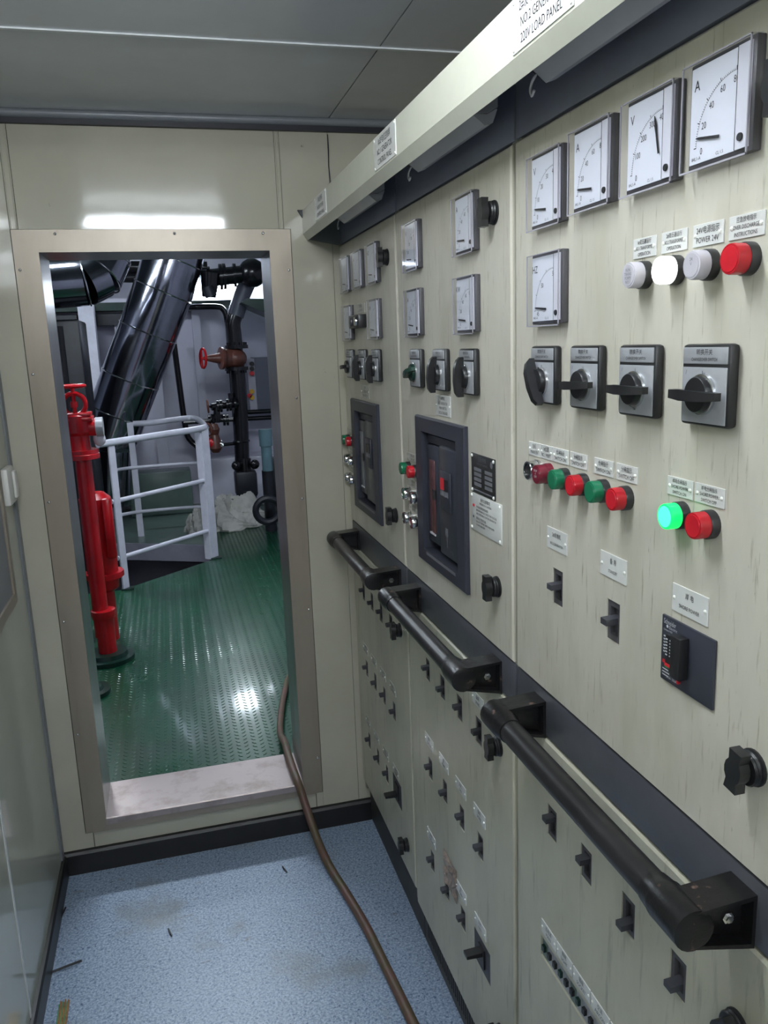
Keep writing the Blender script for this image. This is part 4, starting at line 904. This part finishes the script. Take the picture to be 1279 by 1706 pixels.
# railing round the stair opening
t = thing('stair_railing', 'pale painted tubular railing around the stair opening', 'railing', (0, 0, 0))
A = Vector((-.372, 5.46, 0)); B = Vector((.245, 6.06, 0)); top = .985
A2 = A+(A-B)*.12
Cc = atz(330, 709, .985); D_ = atz(222, 706, .985); E_ = Vector((-.55, D_.y+.05, .985))
MB().tube(smooth_path([A2+Vector((0, 0, top)), A+Vector((0, 0, top)), A+(B-A)*.5+Vector((0, 0, top)), B+(A-B)*.06+Vector((0, 0, top)), B+Vector((.012, .16, top)), Vector((B.x-.02, 6.9, top)), Vector((B.x-.10, 7.04, top)), D_+Vector((.15, 0, 0)), D_], 6), .023, 12).build('top_rail', RAIL, t)
dAB = (B-A).normalized(); nAB = Vector((dAB.y, -dAB.x, 0))
def flatbar(p, w_, th, z0, z1, nm='post'):
    v = [p+dAB*a*w_/2+nAB*b*th/2 for a, b in ((-1, -1), (1, -1), (1, 1), (-1, 1))]
    MB().add([(q.x, q.y, z0) for q in v]+[(q.x, q.y, z1) for q in v], [(0, 3, 2, 1), (4, 5, 6, 7), (0, 1, 5, 4), (1, 2, 6, 5), (2, 3, 7, 6), (3, 0, 4, 7)]).build(nm, RAIL, t, False)
flatbar(A, .050, .012, 0, .975); flatbar(B, .072, .012, .0, .975); flatbar(B-dAB*.034+nAB*-.03, .012, .06, .0, .975)
Bk = Vector((at(231, 850, 7.05).x, 7.05, 0)); MB().box(Bk.x-.025, Bk.x+.025, 7.04, 7.055, .005, .975).build('post', RAIL, t, False)
for z in (.60, .22):
    MB().tube([A-dAB*.03-nAB*.014+Vector((0, 0, z)), B+dAB*.02-nAB*.014+Vector((0, 0, z))], .015, 10).build('mid_rail', RAIL, t)
    MB().tube(smooth_path([B+Vector((.0, .03, z)), Vector((B.x-.02, 6.9, z)), Vector((B.x-.10, 7.04, z)), Vector((-.3, 7.04, z)), Vector((-.48, 6.95, z))], 5), .014, 10).build('mid_rail', RAIL, t)
MB().box(A.x-.03, A.x+.05, A.y-.03, A.y+.03, .0005, .012).build('foot_plate', GREEND, t, False); MB().box(B.x-.03, B.x+.05, B.y-.04, B.y+.03, .0005, .012).build('foot_plate', GREEND, t, False)

# sack
rnd = random.Random(11); c_ = atz(388, 877, 0); n = 40
vs, fs = [], []
for i in range(n+1):
    for j in range(n):
        th = (PI/2)*i/n; q = 2*PI*j/n
        rad = 1+.10*math.sin(3*q+1)+.09*math.sin(7*q+2*th*3)+.05*math.sin(13*q+5*th)+rnd.uniform(-.025, .025)
        hgt = .26*(.75+.30*math.sin(2*q+.5)+.12*math.sin(5*q+th*6))
        vs.append((c_.x+.29*rad*math.cos(q)*math.cos(th)**.8, c_.y+.22*rad*math.sin(q)*math.cos(th)**.8+.02, max(.002, hgt*math.sin(th)*(1+.12*math.sin(9*q+11*th)+rnd.uniform(-.03, .03)))))
for i in range(n):
    for j in range(n): fs.append((i*n+j, i*n+(j+1) % n, (i+1)*n+(j+1) % n, (i+1)*n+j))
mb = MB(); mb.add(vs, fs); t = thing('crumpled_sack', 'crumpled white woven sack heaped on the green deck behind the railing', 'sack', (0, 0, 0)); mb.build('sack_heap', SACK, t)
mb = MB(); mb.add([(v[0]*.55+c_.x*.45-.26, v[1]*.6+c_.y*.4-.10, v[2]*.75) for v in vs], fs); mb.build('sack_fold', SACK, t)

# red hydrant pipe and valve at the left of the doorway
YR = 4.25
base = atz(168, 1085, .05); bx = base.x; YR = base.y
def rp(px, py): return at(px, py, YR)
def zr(py): return at(150, py, YR).z
t = thing('red_hydrant_pipe', 'red standpipe with flanged valve and handwheel at left of the doorway', 'valve', (0, 0, 0))
xr = rp(148, 850).x
MB().cyl((xr, YR, zr(1062)), (xr, YR, zr(765)), .039, 24).build('standpipe', REDM, t)
MB().lathe([(0, .085), (.022, .085), (.024, .082), (.044, .082)], (xr-.005, YR, zr(763)), (0, 0, 1), 28).build('flange', REDM, t)
MB().lathe([(0, .052), (.02, .050), (.07, .050), (.085, .064), (.10, .066), (.165, .066), (.175, .055)], (xr-.008, YR, zr(748)), (0, 0, 1), 28).build('valve_body', REDM, t)
zb = zr(700); MB().box(xr-.078, xr+.068, YR-.06, YR+.06, zb, zb+.020, .004).build('bonnet_flange', REDM, t); MB().box(xr-.078, xr+.062, YR-.058, YR+.058, zb+.022, zb+.040, .004).build('bonnet_flange', REDM, t)
zw = zr(672); MB().torus((xr-.012, YR, zw), (0, 1, 0), .052, .011, 28, 8).build('yoke_ring', REDM, t); MB().cyl((xr-.012, YR, zb+.03), (xr-.012, YR, zr(645)), .010, 10).cyl((xr-.012, YR, zw-.015), (xr-.012, YR, zw+.012), .017, 12).build('spindle', REDM, t)
zt = zr(642); MB().torus((xr-.016, YR, zt), (0, 0, 1), .060, .009, 30, 8).cyl((xr-.07, YR, zt), (xr+.04, YR, zt), .007, 8).cyl((xr-.016, YR-.06, zt), (xr-.016, YR+.06, zt), .007, 8).build('handwheel', REDM, t)
MB().cyl((xr+.04, YR, zr(712)), (xr+.075, YR, zr(712)), .042, 20).build('outlet', REDM, t); MB().cyl((xr+.076, YR, zr(712)), (xr+.11, YR, zr(712)), .047, 20).build('outlet_cap', ALU, t)
MB().sphere((xr+.085, YR+.02, zr(733)), .030, 12, (1, 1, 1.2)).build('drain_plug', CLEARL, t)
MB().lathe([(0, .056), (.02, .06), (.045, .06), (.05, .045)], (xr+.012, YR, zr(1032)), (0, 0, 1), 22).build('lower_ring', REDM, t)
MB().cyl((xr+.014, YR, .04), (xr+.014, YR, zr(1030)), .046, 22).build('lower_leg', REDM, t)
MB().lathe([(0, .13), (.022, .13), (.024, .10), (.045, .095)], (xr+.014, YR, .001), (0, 0, 1), 28).build('base_flange', GREEND, t)
o = MB().lathe([(0, .10), (.02, .10), (.022, .07), (.035, .06)], (xr-.05, YR-.42, .001), (0, 0, 1), 24).build('deck_flange', GREEND); tag(o, 'round green deck flange in front of the red standpipe foot', 'flange')
t = thing('red_filter_vessel', 'red cylindrical vessel standing behind the red standpipe', 'vessel', (0, 0, 0)); Yf = YR+.32
a = at(163, 820, Yf); b = at(169, 985, Yf)
MB().lathe([(0, .05), (.02, .078), (.06, .082), (a.z-b.z-.03, .082), (a.z-b.z, .05)], (a.x-.02, Yf, b.z), (0, 0, 1), 24).build('vessel_body', REDM, t)
MB().lathe([(0, .105), (.03, .105)], (a.x-.015, Yf, b.z+.08), (0, 0, 1), 12).build('lower_flange', REDM, t); MB().box(a.x+.020, a.x+.070, Yf-.11, Yf-.05, b.z+.20, a.z-.02, .012).build('side_bracket', REDM, t)
MB().cyl((a.x-.02, Yf, .002), (a.x-.02, Yf, b.z+.01), .05, 16).build('foot', REDM, t)
